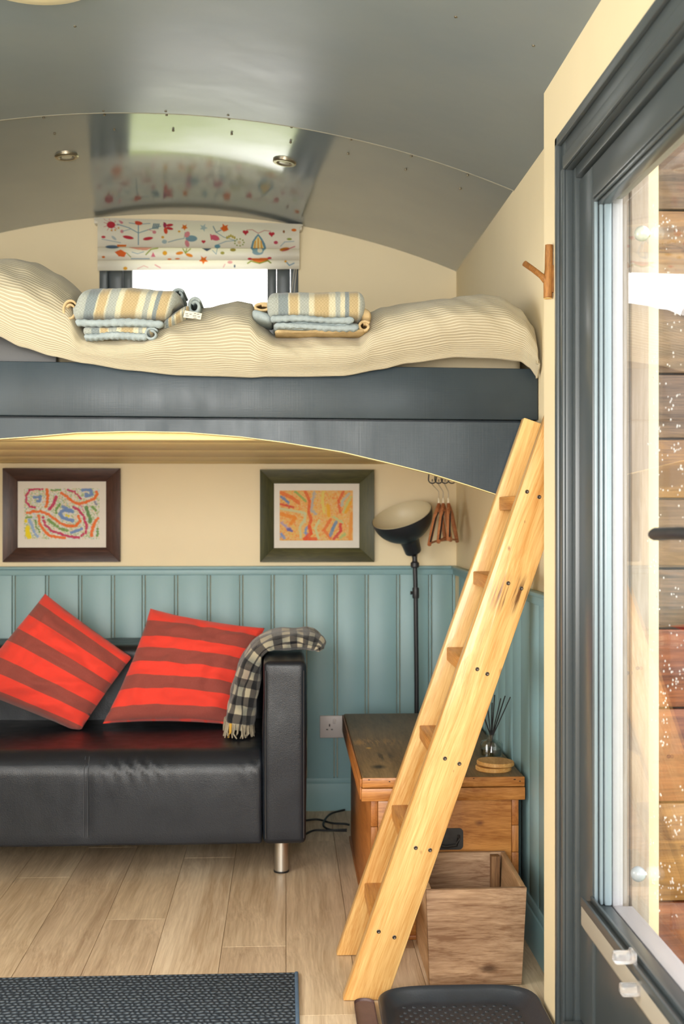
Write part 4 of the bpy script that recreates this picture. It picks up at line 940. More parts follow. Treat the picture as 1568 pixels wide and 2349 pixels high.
# checked blanket over the arm
t = NT('checked_wool'); t.set(0.95, spec=0.1, sheen=0.4)
uv = t.sep(t.uv())
def band(sock, freq, off=0.0, thr=0.5):
    s_ = t.math('MULTIPLY_ADD', t.math('SINE', t.math('MULTIPLY', t.math('ADD', sock, off), 2 * PI * freq)), .5, .5); return t.ramp(s_, [(0.45, (0, 0, 0)), (0.55, (1, 1, 1))])
wob = t.math('MULTIPLY', t.math('SUBTRACT', t.noise(t.co(), 30, 2), 0.5), 0.008)
a1 = band(t.math('ADD', uv[0], wob), 18.5); a2 = band(t.math('ADD', uv[1], wob), 18.5)
s2 = t.math('MULTIPLY', t.math('ADD', a1, a2), 0.5)
base_c = t.ramp(s2, [(0.0, S('#1B1B1E')), (0.45, S('#57524C')), (0.55, S('#57524C')), (1.0, S('#B3A990'))])
tint = t.ramp(t.noise(t.map(t.uv(), (9, 2.5, 1)), 1.0, 1), [(0.40, S('#FFFFFF')), (0.52, S('#8FA6BE')), (0.60, S('#FFFFFF')), (0.68, S('#A88CA8')), (0.72, S('#FFFFFF'))])
t.color(t.mix(0.7, base_c, tint, 'MULTIPLY')); t.bump(t.math('ADD', t.noise(t.co(), 420, 2), t.math('MULTIPLY', t.noise(t.co(), 40, 2), 1.2)), 0.5, 0.004)
M['wool'] = t.m
bk = thing('blanket', 'black and cream checked wool blanket draped over the sofa arm', 'blanket', (sxa, 4.1, za))
bpath = [(-.158, .432, .046), (-.147, .50, .046), (-.132, .575, .044), (-.112, .645, .040), (-.060, .706, .034), (.01, .718, .032), (.06, .718, .031), (.095, .708, .029), (.106, .690, .024)]
bpath = [(sxa + .075 + a, z, h) for a, z, h in bpath]
bpath = [(x - .065 * max(0, (.70 - z) / .27) * .0, z, h) for x, z, h in bpath]
def cat(pts, s):
    k = min(int(s * (len(pts) - 1)), len(pts) - 2); f = s * (len(pts) - 1) - k
    P = [pts[max(0, k - 1)], pts[k], pts[k + 1], pts[min(len(pts) - 1, k + 2)]]
    return tuple(0.5 * (2 * P[1][i] + (P[2][i] - P[0][i]) * f + (2 * P[0][i] - 5 * P[1][i] + 4 * P[2][i] - P[3][i]) * f * f + (3 * P[1][i] - P[0][i] - 3 * P[2][i] + P[3][i]) * f ** 3) for i in range(len(P[1])))
def blanket(u, v):
    x, z, h = cat(bpath, u); x2, z2, _ = cat(bpath, min(1, u + .01)); x1, z1, _ = cat(bpath, max(0, u - .01))
    t_ = Vector((x2 - x1, 0, z2 - z1)).normalized(); n_ = Vector((-t_.z, 0, t_.x))
    a = 2 * PI * v; c, s_ = math.cos(a), math.sin(a); c = math.copysign(abs(c) ** .7, c); s_ = math.copysign(abs(s_) ** .7, s_)
    e = min(1.0, (1 - u) / .10); e = (1 - (1 - e) ** 2) ** .5
    h *= .25 + .75 * e
    su = min(1, max(0, (u - .25) / .3)); y = 3.975 + .01 * su - (.085 + .045 * su) * c + noise.noise(Vector((u * 5, v * 3, 1))) * .014
    w_ = noise.noise(Vector((u * 7, v * 9, 4))) * .010 + noise.noise(Vector((u * 16, v * 14, 8))) * .004
    lo_ = -0.55 * h if s_ < 0 and u > .5 else h * s_ if s_ > 0 else h * s_
    q = Vector((x, y, z)) + n_ * ((h * s_ + w_) if not (s_ < 0 and u > .45) else max(h * s_, -.031) + max(0, w_))
    if sxa - .008 < q.x < sx1 + .008 and q.z < .690:          # lies on the arm, never in it
        dx0, dx1, dz = q.x - (sxa - .008), sx1 + .008 - q.x, .690 - q.z
        if dz <= min(dx0, dx1): q.z = .690
        elif dx0 < dx1: q.x = sxa - .008
        else: q.x = sx1 + .008
    return q
b = BM(); V = grid(b, 80, 56, blanket, lambda u, v: (u * .56, v * .52), wrap_v=True)
for R_ in (V[0][::-1], V[-1]):
    c = b.verts.new(sum((q.co for q in R_), Vector()) / len(R_))
    for i in range(len(R_)): b.faces.new((R_[i], R_[(i + 1) % len(R_)], c))
obj('cloth', b, M['wool'], bk, smooth=80)
# a second, shorter fold tucked on the inner side
b = BM(); by = BM()
for k in range(60):
    s = k / 60; p = blanket(0.02, s); p.x = min(p.x, sxa - .012); l = random.uniform(.026, .036)
    tgt = by if k % 56 in (3, 4, 58, 59) and s < .1 else b
    bot = max(zs + .006, p.z - l)
    tube(tgt, [p + Vector((0, 0, .012)), p + Vector((random.uniform(-.006, .004), random.uniform(-.012, .0), (bot - p.z) * .5)), Vector((min(p.x + random.uniform(-.012, .006), sxa - .012), p.y - random.uniform(.0, .014), bot))], [.0032, .003, .002], 6)
o = obj('fringe', b, paint('cream_tassel', '#9C917C', .95, .2, 80), bk, smooth=80); o['kind'] = 'stuff'
o = obj('yellow_tassel', by, paint('mustard_tassel', '#C59A3C', .95), bk, smooth=80)

# ------------------------------------------------------------------ pine chest (seen end on)
CY0 = 3.172; ZL = at(1000, 1782, Y=CY0).z; cx0, cx1 = at(831, 1785, Y=CY0).x, at(1202, 1778, Y=CY0).x; cx1 = min(cx1, XR - .022)
CY1 = at(800, 1637, Z=ZL).y
chest = thing('chest', 'old pine blanket chest with iron end handle behind the ladder', 'chest', ((cx0 + cx1) / 2, (CY0 + CY1) / 2, 0))
cb = Vector(chest['base'])
def loc(p): return tuple(Vector(p) - cb)
kn = at(1100, 1888, Y=CY0 + .014)
pine = wood('old_pine_end', '#94581F', '#C98A48', (0.09, 1, 1), 55, rough=0.42, bump=0.2, wide=0.42, coat=0.15, knots=[(loc(kn), 0.013, (0.6, .2, 1))])
pine_s = wood('old_pine_side', '#8A4F1E', '#B9773A', (1, 0.07, 1), 40, rough=0.45, bump=0.2, wide=0.55)
pine_p = wood('old_pine_post', '#8E5526', '#B97D42', (1, 1, 0.1), 50, rough=0.45, bump=0.2)
lidtop = wood('worn_lid_top', '#54442F', '#87704F', (1, 0.10, 1), 30, rough=0.5, bump=0.2, wide=0.6,
              stains=[(loc(at(868, 1759, Z=ZL)), .026, (1, .75, 1), '#1E2222', 1.9), (loc(at(880, 1735, Z=ZL)), .05, (1, .6, 1), '#2A2620', .8), (loc(at(845, 1716, Z=ZL)), .010, (1, .6, 1), '#C79A4C', 1.8), (loc(at(850, 1702, Z=ZL)), .06, (.5, .8, 1), '#A07A48', .8)])
zlid = at(1000, 1836, Y=CY0).z; zmid = at(1000, 1806, Y=CY0).z
bx0, bx1 = at(850, 1850, Y=CY0 + .02).x, at(1188, 1850, Y=CY0 + .02).x; bx1 = min(bx1, XR - .03)
b = BM(); box(b, (cx0, CY0 + .001, zmid + .001), (cx1, CY1, ZL), 0.004); lid = obj('lid', b, lidtop, chest)
b = BM(); box(b, (cx0 - .001, CY0 - .004, zmid + .001), (cx1 + .001, CY0 + .001, ZL - .001), 0.0015); obj('end_strip', b, pine, lid)
b = BM(); box(b, (cx0 - .006, CY0 + .002, zmid + .001), (cx0 - .001, CY1, ZL - .004), 0.0015); obj('side_strip', b, pine_s, lid)
b = BM(); box(b, (cx0 - .003, CY0 - .005, zlid), (cx1 + .002, CY0 + .016, zmid - .001), 0.002); obj('rim_end', b, pine, lid)
b = BM(); box(b, (cx0 - .006, CY0 + .0165, zlid), (cx0 + .012, CY1, zmid - .001), 0.002); obj('rim_side', b, pine_s, lid)
b = BM(); box(b, (cx1 - .012, CY0 + .0165, zlid), (cx1 + .002, CY1, zmid - .001), 0.002); obj('rim_side', b, pine_s, lid)
hole_m = paint('dark_hole', '#1C1410', .8)
for (px, py, rx, rz) in ((846, 1789, 3.5, 1.5), (893, 1793, 3, 1.5), (1180, 1788, 4, 1.5), (1192, 1792, 3, 1.5), (1086, 1786, 3, 1)):
    b = BM(); p = at(px, py, Y=CY0 - .004); lathe(b, [(1, -.0006), (.6, .0004)], 12, Matrix.Translation(p) @ Matrix.Rotation(PI / 2, 4, 'X') @ Matrix.Diagonal((rx / 870, rz / 870, 1, 1))); obj('nail_hole', b, hole_m, lid)
pw = .018
b = BM(); box(b, (bx0 + pw + .001, CY0 + .016, .012), (bx1 - pw - .001, CY0 + .036, zlid + .004), 0.001); obj('end_board', b, pine, chest)
for xa_, xb_ in ((bx0, bx0 + pw), (bx1 - pw, bx1)):
    nseg = 5
    for k in range(nseg):                           # finger joints down each corner
        z0 = .012 + (zlid - .012) * k / nseg; z1 = .012 + (zlid - .012) * (k + 1) / nseg
        b = BM(); box(b, (xa_, CY0 + .0155 - .0006 * (k % 2), z0 + .0006), (xb_, CY0 + .036, z1 - .0006), 0.001); obj('corner_joint', b, pine_p if k % 2 else pine_s, chest)
b = BM(); box(b, (bx0, CY0 + .0365, .012), (bx0 + .02, CY1 - .012, zlid + .004), 0.001); obj('side_board', b, pine_s, chest)
b = BM(); box(b, (bx1 - .02, CY0 + .0365, .012), (bx1, CY1 - .012, zlid + .004), 0.001); obj('side_board', b, pine_s, chest)
b = BM(); box(b, (bx0 + .021, CY1 - .034, .012), (bx1 - .021, CY1 - .013, zlid + .004), 0.001); obj('back_board', b, pine_s, chest)
b = BM(); box(b, (bx0 - .006, CY0 + .010, 0.0), (bx1 + .004, CY1 - .01, .012), .002); obj('plinth', b, pine_s, chest)
iron = paint('black_iron', '#2E2B29', 0.45, 0.2, 30, 0.3, 90)
p0, p1 = at(984, 1901, Y=CY0 + .012), at(1062, 1949, Y=CY0 + .012)
b = BM(); rc = .011; pr = []
for (cx_, cz_, a0) in ((p1.x - rc, p0.z - rc, 0), (p0.x + rc, p0.z - rc, PI / 2), (p0.x + rc, p1.z + rc, PI), (p1.x - rc, p1.z + rc, 1.5 * PI)):
    for k in range(6): pr.append((cx_ + rc * math.cos(a0 + k * PI / 10), cz_ + rc * math.sin(a0 + k * PI / 10)))
prism(b, pr, CY0 + .0125, CY0 + .0165, 'Y'); hp = obj('handle_plate', b, iron, chest); hp['label'] = 'black iron handle plate'
pc = (p0 + p1) / 2; hw = (p1.x - p0.x) * .36
b = BM(); tube(b, [(pc.x - hw, CY0 + .012, pc.z + .009), (pc.x - hw, CY0 + .004, pc.z + .004), (pc.x - hw * .8, CY0 + .003, pc.z - .014), (pc.x, CY0 + .003, pc.z - .018), (pc.x + hw * .8, CY0 + .003, pc.z - .014), (pc.x + hw, CY0 + .004, pc.z + .004), (pc.x + hw, CY0 + .012, pc.z + .009)], .0042, 8); obj('drop_handle', b, iron, hp)

# coasters and reed diffuser on the chest
cork = wood('coaster_wood', '#C08C4A', '#DDB070', (1, .2, 1), 40, rough=.5)
pc = at(1133, 1766, Z=ZL); pc2 = at(1140, 1752, Z=ZL + .0135)
b = BM(); lathe(b, [(.047, 0), (.049, .002), (.049, .009), (.047, .0115)], 40, Matrix.Translation((pc.x - .002, pc.y, ZL + .0005))); tag(obj('coaster', b, cork, base=(pc.x, pc.y, ZL)), 'round wooden coaster at the bottom of the stack on the chest', 'coaster', 'coasters on the chest')
b = BM(); lathe(b, [(.049, 0), (.051, .002), (.051, .008), (.049, .011), (.044, .0112)], 40, Matrix.Translation((pc.x + .004, pc.y + .004, ZL + .0135)) @ Matrix.Rotation(.03, 4, 'Y'))
tag(obj('coaster', b, cork, base=(pc.x, pc.y, ZL + .013)), 'round wooden coaster on top of the stack on the chest', 'coaster', 'coasters on the chest')
pd = at(1126, 1738, Z=ZL); pd.x = min(pd.x, XR - .055)
df = thing('reed_diffuser', 'clear glass reed diffuser with black reeds on the chest', 'diffuser', (pd.x, pd.y, ZL))
gl = glass('bottle_glass', (.93, .95, .94), 0.08)
sc_ = 812.0
b = BM(); lathe(b, [(.030, .0005), (.0325, .004), (.0325, .040), (.028, .047), (.0135, .050), (.0125, .066), (.0145, .068), (.0115, .068), (.0105, .052), (.024, .044), (.0295, .038), (.0295, .008), (.004, .006)], 36, Matrix.Translation((pd.x, pd.y, ZL)), cap=False); obj('bottle', b, gl, df)
b = BM(); lathe(b, [(.002, .0075), (.0285, .009), (.0285, .026), (.002, .0265)], 30, Matrix.Translation((pd.x, pd.y, ZL))); obj('liquid', b, glass('amber_oil', (.55, .48, .36), .06), df)
reed_m = paint('black_reed', '#1E1C1D', .8)
for (px, py) in ((1116, 1605), (1134, 1594), (1148, 1602), (1158, 1596), (1176, 1599), (1108, 1640), (1128, 1612)):
    p = at(px, py, Y=pd.y + random.uniform(-.02, .015)); p.x = min(p.x, XR - .016)
    b = BM(); tube(b, [(pd.x + (pd.x - p.x) * .15, pd.y, ZL + .012), (pd.x + (p.x - pd.x) * .12, pd.y, ZL + .066), p], .0017, 6); obj('reed', b, reed_m, df)

# ------------------------------------------------------------------ wooden crate
KY0 = at(1100, 2262, Z=0).y; 
f_bl, f_br = at(985, 2262, Y=KY0), at(1196, 2262, Y=KY0)
f_tl, f_tr = at(977, 2046, Y=KY0), at(1208, 2036, Y=KY0)
ztop_ = (f_tl.z + f_tr.z) / 2; KY1 = 3.158
cz = .002; f_br.x = min(f_br.x, .572); f_tr.x = min(f_tr.x, .58)
crate = thing('crate', 'weathered open wooden crate standing in front of the pine chest', 'crate', ((f_bl.x + f_br.x) / 2, 3.0, 0))
cw = wood('grey_crate_wood', '#7C5C44', '#B8987A', (0.10, 0.10, 1), 45, rough=.7, bump=.35, wide=.42, spec=.2, stains=[(tuple(at(1120, 2222, Y=KY0) - Vector(crate['base'])), .020, (.7, .2, 1.6), '#2E1A10', 1.75)])
cw2 = wood('pale_crate_wood', '#95734F', '#C5A07A', (1, 0.10, 1), 40, rough=.7, bump=.3, wide=.6, spec=.2)
th = .013
def Yv(p, y, z): q = Vector(p); q.y = y; q.z = z; return q
b = BM(); hexa(b, [Yv(f_bl, KY0, cz), Yv(f_br, KY0, cz), Yv(f_tr, KY0, ztop_ + .003), Yv(f_tl, KY0, ztop_), Yv(f_bl, KY0 + th, cz), Yv(f_br, KY0 + th, cz), Yv(f_tr, KY0 + th, ztop_ + .003), Yv(f_tl, KY0 + th, ztop_)], .0015); obj('front_panel', b, cw, crate)
b = BM(); zt2 = ztop_ + .010
hexa(b, [Yv(f_bl, KY1 - th, cz), Yv(f_br, KY1 - th, cz), Yv(f_tr, KY1 - th, zt2), Yv(f_tl, KY1 - th, zt2), Yv(f_bl, KY1, cz), Yv(f_br, KY1, cz), Yv(f_tr, KY1, zt2), Yv(f_tl, KY1, zt2)], .0015); obj('back_panel', b, cw, crate)
for (A1, A2, s) in ((f_bl, f_tl, 1), (f_br, f_tr, -1)):
    b = BM(); d = Vector((th * s, 0, 0)); y0, y1 = KY0 + th + .0005, KY1 - th - .0005
    hexa(b, [Yv(A1, y0, cz), Yv(A1, y1, cz), Yv(A2, y1, zt2), Yv(A2, y0, ztop_ + .002), Yv(A1, y0, cz) + d, Yv(A1, y1, cz) + d, Yv(A2, y1, zt2) + d, Yv(A2, y0, ztop_ + .002) + d], .0015); obj('side_panel', b, cw2, crate)
b = BM(); box(b, (f_bl.x + th, KY0 + th, cz), (f_br.x - th, KY1 - th, cz + .01), .001); obj('bottom_panel', b, cw2, crate)
b = BM(); box(b, (f_tr.x - .042, KY1 - th - .026, cz + .01), (f_tr.x - .020, KY1 - th - .001, zt2 - .004), .001); obj('corner_post', b, wood('dark_corner_wood', '#5A3C22', '#84603C', (1, 1, .1), 40, rough=.7), crate)

# ------------------------------------------------------------------ boot trays and rug
def tray(name, label, pts, hgt, mat_, bumps, rim=.012, wall=.03):
    """rounded tray from outline points (floor plan)"""
    n = len(pts); c = sum((Vector(p) for p in pts), Vector((0, 0))) / n
    def inset(d): return [Vector(p) + (c - Vector(p)).normalized() * d for p in pts]
    T = thing(name, label, 'tray', (c.x, c.y, 0))
    b = BM(); rings = []
    for d, z in ((wall * .55, .001), (.006, hgt * .85), (.0, hgt), (.004, hgt + .003), (rim, hgt + .001), (rim + .004, hgt - .004), (wall + .004, .009), (wall + .016, .006)):
        rings.append([b.verts.new((p.x, p.y, z)) for p in inset(d)])
    for A_, B2 in zip(rings, rings[1:]):
        for k in range(n): b.faces.new((A_[k], A_[(k + 1) % n], B2[(k + 1) % n], B2[k]))
    b.faces.new(rings[0][::-1]); b.faces.new(rings[-1]); obj('tray_body', b, mat_, T, smooth=50, recalc=True)
    if bumps:
        b = BM(); ins = inset(wall + .02)
        xs_ = [p.x for p in ins]; ys_ = [p.y for p in ins]
        def inside(x, y):
            r_ = False
            for i in range(n):
                a_, d_ = ins[i], ins[(i + 1) % n]
                if (a_.y > y) != (d_.y > y) and x < (d_.x - a_.x) * (y - a_.y) / (d_.y - a_.y) + a_.x: r_ = not r_
            return r_
        y = max(ys_); row = 0
        while y > min(ys_):
            x = min(xs_) + (.011 if row % 2 else 0)
            while x < max(xs_):
                if inside(x, y): lathe(b, [(.0055, .0055), (.0045, .0075), (.002, .0085)], 8, Matrix.Translation((x, y, 0)))
                x += .023
            y -= .0155; row += 1
        o = obj('raised_dots', b, mat_, T, smooth=60); o['kind'] = 'stuff'
    return T
def rrect(x0, x1, y0, y1, r, n=10):
    P = []
    for (cx, cy, a0) in ((x1 - r, y1 - r, 0), (x0 + r, y1 - r, PI / 2), (x0 + r, y0 + r, PI), (x1 - r, y0 + r, 1.5 * PI)):
        for k in range(n + 1): P.append((cx + r * math.cos(a0 + k * PI / 2 / n), cy + r * math.sin(a0 + k * PI / 2 / n)))
    return P
blk = paint('black_rubber_tray', '#2B3037', .36, .1, 30, .15, 200)
tx0 = at(868, 2310, Z=.03).x; tx1 = .575; ty1 = at(1060, 2258, Z=.034).y
ty1 = min(ty1, KY0 - .006)
mat2 = rrect(at(816, 2330, Z=.012).x, at(816, 2330, Z=.012).x + .26, 2.30, at(860, 2288, Z=.012).y, .035)
brt = paint('brown_rubber_tray', '#5A4340', .5, .12, 30, .15, 200)
# right tray: wide, its back corners strongly rounded
P = []
yb0 = 2.22
for k in range(25):
    a = k / 24 * PI; e = .55
    P.append(((tx0 + tx1) / 2 + (tx1 - tx0) / 2 * math.copysign(abs(math.cos(a)) ** e, math.cos(a)), ty1 - .12 + .12 * abs(math.sin(a)) ** e))
P += [(tx0, 2.40), (tx0 + .02, 2.30), (tx0 + .07, yb0), (tx1 - .07, yb0), (tx1 - .02, 2.30), (tx1, 2.40)]
tray('boot_tray', 'black rubber boot tray with dotted base in front of the crate', P, .032, blk, True)
tray('boot_tray', 'brown rubber boot tray tucked against the ladder foot', [(x, y) for x, y in rrect(at(816, 2330, Z=.012).x, tx0 - .004, 2.25, at(860, 2288, Z=.012).y, .022)], .010, brt, False, .004, .008)

rx1 = at(684, 2240, Z=.006).x; ry1 = at(300, 2237, Z=.006).y
t = NT('woven_rug'); t.set(.9, spec=.15)
v = t.sep(t.co())
jit = t.noise(t.co(), 38, 2)
fx = t.math('MULTIPLY_ADD', jit, 1.6, t.math('MULTIPLY', v[0], 66.0)); fy = t.math('MULTIPLY_ADD', jit, .5, t.math('MULTIPLY', v[1], 64.0))
row = t.math('FLOOR', fy); sx_ = t.math('ADD', fx, t.math('MULTIPLY', t.math('MODULO', row, 2.0), .5))
hx = t.math('ABSOLUTE', t.math('SINE', t.math('MULTIPLY', sx_, PI))); hy = t.math('ABSOLUTE', t.math('SINE', t.math('MULTIPLY', fy, PI)))
hh = t.math('MULTIPLY', hx, hy)
t.color(t.ramp(t.math('ADD', t.math('MULTIPLY', hh, .8), t.math('MULTIPLY', t.noise(t.co(), 150, 2), .25)), [(0.1, S('#2A3038')), (0.55, S('#49545F')), (0.9, S('#78838D'))]))
t.bump(hh, .8, .003)
rug = thing('rug', 'flat woven blue-grey rug on the plank floor', 'rug', (rx1 - .5, ry1 - .4, 0))
b = BM(); box(b, (XL + .06, 1.55, 0.0002), (rx1 - .009, ry1, .006), .001); obj('woven_field', b, t.m, rug)
b = BM(); box(b, (rx1 - .009, 1.55, 0.0002), (rx1, ry1 + .002, .0085), .003); obj('bound_edge', b, paint('blue_binding', '#56708C', .85, .1, 60), rug)

# ------------------------------------------------------------------ floor lamp
LY = 4.44
lamp = thing('floor_lamp', 'black metal floor lamp with upturned bowl shade behind the chest', 'lamp', (at(955, 1640, Y=LY).x, LY, 0))
lb = at(955, 1700, Y=LY)
b = BM(); lathe(b, [(.10, .0), (.104, .004), (.104, .016), (.09, .022), (.012, .026)], 32, Matrix.Translation((lb.x, LY, .0005))); obj('base', b, M['black_metal'], lamp)
p_t = at(951, 1290, Y=LY)
b = BM(); tube(b, [(lb.x, LY, .024), (lb.x, LY, .5), tuple(at(953, 1365, Y=LY)), tuple(p_t)], [.0085, .0085, .0085, .0085], 14); obj('pole', b, M['black_metal'], lamp)
q = at(953, 1360, Y=LY)
b = BM(); lathe(b, [(.0115, -.02), (.0125, -.016), (.0125, .016), (.0115, .02)], 16, Matrix.Translation(q)); tube(b, [q, q + Vector((-.020, 0, 0))], [.004, .007], 10); obj('height_knob', b, M['black_metal'], lamp)
q = at(951, 1295, Y=LY); b = BM(); lathe(b, [(.013, -.012), (.016, -.008), (.016, .006), (.010, .012), (.008, .03)], 16, Matrix.Translation(q)); obj('swivel', b, M['black_metal'], lamp)
# shade
A0, A1 = at(855, 1203, Y=LY), at(988, 1156, Y=LY); ctr = at(921, 1181, Y=LY)
rs = (A1 - A0).length / 2; e1 = (A1 - A0).normalized(); upv = Vector((0, -1, 0)); 
nimg = Vector((-e1.z, 0, e1.x)); nrm = (nimg * math.sqrt(1 - .35 ** 2) + upv * .35).normalized()
ax = nrm; xa_ = e1; ya_ = ax.cross(xa_)
Mx = Matrix(((xa_.x, ya_.x, ax.x, ctr.x), (xa_.y, ya_.y, ax.y, ctr.y), (xa_.z, ya_.z, ax.z, ctr.z), (0, 0, 0, 1)))
prof_o = [(.028, -.160), (.031, -.156), (.034, -.125), (.038, -.104)] + [(rs * math.sin(a) if rs * math.sin(a) > .039 else .039, -.106 * math.cos(a)) for a in [0.38 + (PI / 2 - .38) * k / 14 for k in range(15)]]
prof_i = [(r - .0016, z + .0012) for r, z in prof_o[4:]][::-1]
b = BM(); lathe(b, [(.005, -.162)] + prof_o, 48, Mx, cap=False); sh_ = obj('shade', b, M['black_metal'], lamp, smooth=50)
b = BM(); lathe(b, prof_i + [(.004, -.097)], 48, Mx, cap=False); li = obj('shade_lining', b, paint('cream_enamel', '#CFC4A4', .4, .02), lamp, smooth=50); li['label'] = 'cream inside of the shade'
nk = Mx @ Vector((0, 0, -.158))
b = BM(); tube(b, [nk, Mx @ Vector((0, 0, -.172)), p_t + Vector((0, 0, .014)), p_t], [.017, .012, .009, .010], 16); obj('neck', b, M['black_metal'], lamp)

# ------------------------------------------------------------------ coat hooks and hangers under the bed
HY = 4.30
rk = thing('hook_rail', 'black wire coat hook rail under the raised bed', 'hook rail', at(1012, 1070, Y=HY))
zrk = zu
hx = [at(x, 1090, Y=HY).x for x in (994, 1006, 1018, 1031)]
b = BM(); box(b, (hx[0] - .03, HY - .02, zrk - .008), (hx[-1] + .03, HY + .02, zrk - .0006), .002); obj('mounting_plate', b, M['black_wire'], rk)
zlow = at(1010, 1109, Y=HY).z
for k, x in enumerate(hx):
    b = BM(); s = (k - 1.5)
    pts = [(x - .012 + s * .003, HY - .006, zrk - .004), (x - .013 + s * .003, HY - .012, (zrk + zlow) / 2)]
    for a in range(9): pts.append((x + s * .004 - .0 + .014 * -math.cos(a / 8 * PI), HY - .012, zlow + .014 * (1 - math.sin(a / 8 * PI))))
    pts.append((x + .016 + s * .004, HY - .012, zlow + .03)); tube(b, pts, .0022, 8); obj('hook', b, M['black_wire'], rk)
hang_w = wood('hanger_wood', '#A0603C', '#C98A60', (1, 1, .2), 40, rough=.45)
ends = [((984, 1250), (1020, 1236)), ((1005, 1244), (1033, 1240)), ((1028, 1238), (1048, 1242))]
necks = [1006, 1016, 1028]
labs = ['wooden coat hanger with black edging, first of three from the lamp', 'wooden coat hanger in the middle of the three beside the lamp', 'wooden coat hanger nearest the side wall, last of three']
for k in range(3):
    nx = at(necks[k], 1150, Y=HY - .012); zt_ = zlow + .002
    hg = thing('coat_hanger', labs[k], 'coat hanger', (nx.x, HY - .012, nx.z), 'coat hangers under the bed')
    hkx = hx[k + 1] + ((k + 1) - 1.5) * .004 if k < 3 else hx[-1]
    hkx = hx[k] + (k - 1.5) * .004
    b = BM(); pts = [(nx.x, HY - .012, nx.z - .002), (nx.x, HY - .012, at(1000, 1128, Y=HY).z)]
    zc_ = zlow + .009
    for a in range(8): pts.append((hkx, HY - .012 + .011 * math.cos(-.6 + a / 7 * PI * 1.25), zc_ - .006 + .011 * math.sin(-.6 + a / 7 * PI * 1.25)))
    tube(b, pts, .0016, 7); obj('hook', b, M['chrome'], hg)
    b = BM(); lathe(b, [(.0045, -.012), (.0048, -.010), (.0048, .008), (.0035, .012)], 12, Matrix.Translation((nx.x, HY - .012, nx.z))); obj('collar', b, plastic('ivory_collar', '#D9CFB4'), hg)
    eL, eR = at(*ends[k][0], Y=HY - .16), at(*ends[k][1], Y=HY + .14)
    eR.x = min(eR.x, XR - .012)
    neck = Vector((nx.x, HY - .012, nx.z - .010))
    for s, e_ in ((-1, eL), (1, eR)):
        m1 = neck.lerp(e_, .35) + Vector((0, 0, .012)); m2 = neck.lerp(e_, .75) + Vector((0, 0, .006))
        b = BM(); tube(b, [neck, m1, m2, e_], [.0062, .0076, .0076, .0070], 10); obj('arm', b, hang_w, hg)
    b = BM(); tube(b, [neck.lerp(eL, .3) + Vector((.007, 0, .012)), neck.lerp(eL, .5) + Vector((.006, 0, .020)), eL + Vector((.004, 0, .010))], .003, 7); obj('edging', b, M['black_wire'], hg)
    b = BM(); tube(b, [eL + Vector((0, .01, .004)), eR + Vector((0, -.01, .004))], .0035, 8); obj('trouser_bar', b, hang_w, hg)

# ------------------------------------------------------------------ driftwood peg on the near wall
pk = at(1258, 640, X=XN - .010)
peg = thing('wooden_peg', 'forked branch coat peg on the cream wall beside the door', 'peg', (XN, pk.y, pk.z))
bark = wood('branch_wood', '#7C5024', '#A8743A', (1, 1, .25), 60, rough=.6, bump=.4)
def pp(px, py, d): q = at(px, py, Y=pk.y); q.x = min(q.x, XN - .0) ; return q
yk = pk.y
t0_, t1_ = at(1258.5, 563, Y=yk), at(1256, 682, Y=yk)
b = BM(); tube(b, [at(1258.5, 562, Y=yk), at(1258, 590, Y=yk), at(1257.5, 620, Y=yk), at(1256, 640, Y=yk), at(1256, 665, Y=yk), at(1256, 683, Y=yk)], [.0085, .0088, .0088, .0105, .0098, .0098], 12); obj('trunk', b, bark, peg)
b = BM(); tube(b, [at(1254, 645, Y=yk), at(1240, 632, Y=yk), at(1222, 618, Y=yk - .01), at(1202, 604, Y=yk - .02)], [.009, .0065, .0062, .0064], 12); obj('branch', b, bark, peg)
cut = paint('cut_wood', '#E0B878', .7)
b = BM(); lathe(b, [(.0094, -.0012), (.0090, .0)], 14, Matrix.Translation(at(1256, 684, Y=yk))); obj('sawn_end', b, cut, peg)
b = BM(); box(b, (at(1264, 640, Y=yk).x - .002, yk - .006, pk.z - .03), (XN, yk + .006, pk.z + .03), .001); obj('backing', b, bark, peg)

# ------------------------------------------------------------------ sockets, cable, ceiling lights
s0, s1 = at(733, 1641, Y=YB - .014), at(733, 1692, Y=YB - .014)
sk = thing('wall_socket', 'white double wall socket between the sofa and the chest', 'socket', (s0.x + .073, YB - .014, s1.z))
wp = plastic('white_plastic', '#C9C0BE', .4); dkp = plastic('dark_slot', '#2A2422', .6)
b = BM(); box(b, (s0.x, YB - .024, s1.z), (s0.x + .146, YB - .012, s0.z), .003); obj('face_plate', b, wp, sk)
for k in (0, 1):
    xo = s0.x + .022 + .072 * k; zo = (s0.z + s1.z) / 2
    for (dx, dz, wx, wz) in ((.015, .006, .0022, .005), (.006, -.010, .0036, .002), (.024, -.010, .0036, .002)):
        b = BM(); box(b, (xo + dx - wx, YB - .0246, zo + dz - wz), (xo + dx + wx, YB - .0236, zo + dz + wz), .0003); obj('pin_slot', b, dkp, sk)
    b = BM(); box(b, (xo + .028, YB - .028, zo + .012), (xo + .040, YB - .023, zo + .030), .002); obj('rocker_switch', b, wp, sk)
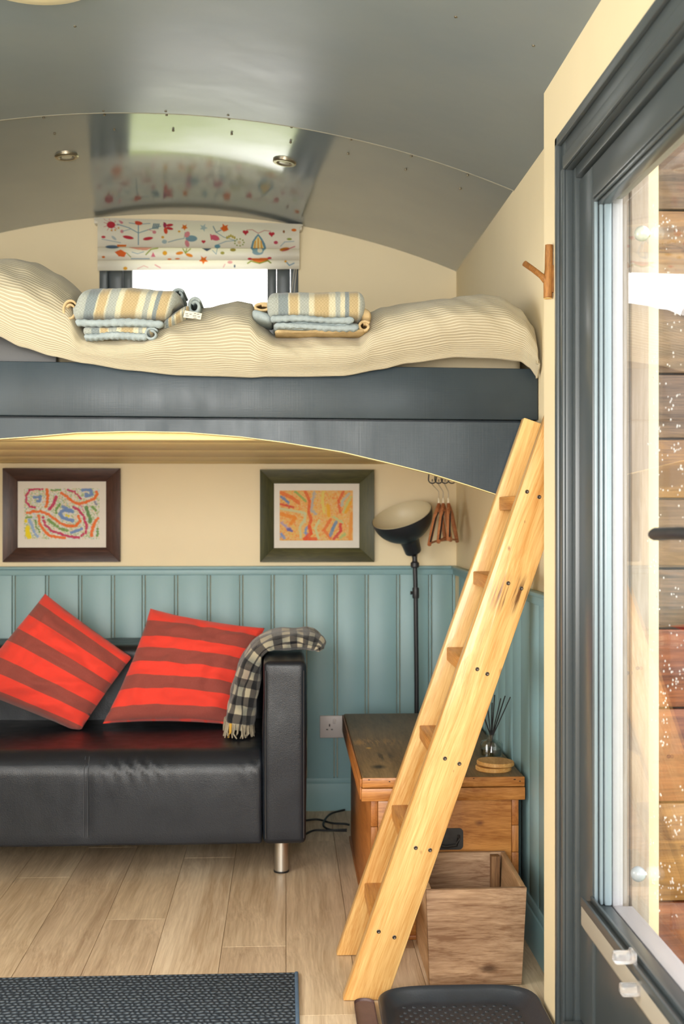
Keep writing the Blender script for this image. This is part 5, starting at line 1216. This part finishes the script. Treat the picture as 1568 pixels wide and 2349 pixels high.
for k, (pts, lab) in enumerate((([(700, 1882), (730, 1880), (760, 1888), (790, 1890), (800, 1892)], 'upper of the black cables trailing on the floor beside the sofa'),
                      ([(790, 1858), (760, 1866), (745, 1880), (742, 1895), (760, 1904), (795, 1906)], 'looped black cable on the floor beside the chest'),
                      ([(698, 1915), (720, 1905), (755, 1905), (795, 1903)], 'lowest of the black cables trailing out from the sofa'))):
    P3 = [at(x, y, Z=.0042 + .0075 * k) for x, y in pts]; n = 24
    b = BM(); tube(b, [Vector(cat([tuple(p) for p in P3], s / n)) for s in range(n + 1)], .0038, 8)
    tag(obj('power_cable', b, paint('black_cable', '#202225', .5), base=P3[0]), lab, 'cable', 'cables on the floor')
for (px, py, lab) in ((153, 360, 'round recessed ceiling light, the one further from the door'), (652, 373, 'round recessed ceiling light above the window, nearer the door')):
    p = at(px, py, Y=3.8)
    for _ in range(20): d = ray(px, py); p = Vector((0, 0, H)) + d * ((zc(p.x) - H) / d.z)
    tl = math.asin((p.x - XC) / RA)
    Mx_ = Matrix.Translation(p) @ Matrix.Rotation(tl, 4, 'Y')
    D = thing('downlight', lab, 'ceiling light', p, 'ceiling downlights')
    b = BM(); lathe(b, [(.024, -.001), (.026, -.0035), (.034, -.0035), (.037, -.001), (.037, .004)], 40, Mx_, cap=False); obj('bezel', b, M['brass_ring'], D, recalc=True)
    b = BM(); lathe(b, [(.0245, -.001), (.022, .002), (.018, .003)], 40, Mx_, cap=False); obj('inner_ring', b, paint('grey_reflector', '#8D877A', .3), D)
    b = BM(); lathe(b, [(.018, .0025), (.016, -.001), (.003, -.002)], 32, Mx_); obj('bulb', b, plastic('frosted_lens', '#CBC6B6', .2), D)
# opal light near the camera, top left corner of the view
p = at(70, -58, Y=2.6)
for _ in range(20): d = ray(70, -58); p = Vector((0, 0, H)) + d * ((zc(p.x) - .02 - H) / d.z)
D = thing('ceiling_lamp', 'round cream flush ceiling lamp cut by the top edge of the view', 'ceiling light', (p.x, p.y, zc(p.x)))
b = BM(); lathe(b, [(.02, -.036), (.09, -.034), (.135, -.026), (.150, -.014), (.150, .012)], 48, Matrix.Translation((p.x, p.y, zc(p.x)))); obj('diffuser', b, plastic('opal_glass', '#E6DAB4', .3), D)
b = BM(); lathe(b, [(.156, -.010), (.158, .012), (.10, .018)], 48, Matrix.Translation((p.x, p.y, zc(p.x)))); obj('rim', b, plastic('cream_rim', '#D8CDA8', .4), D)
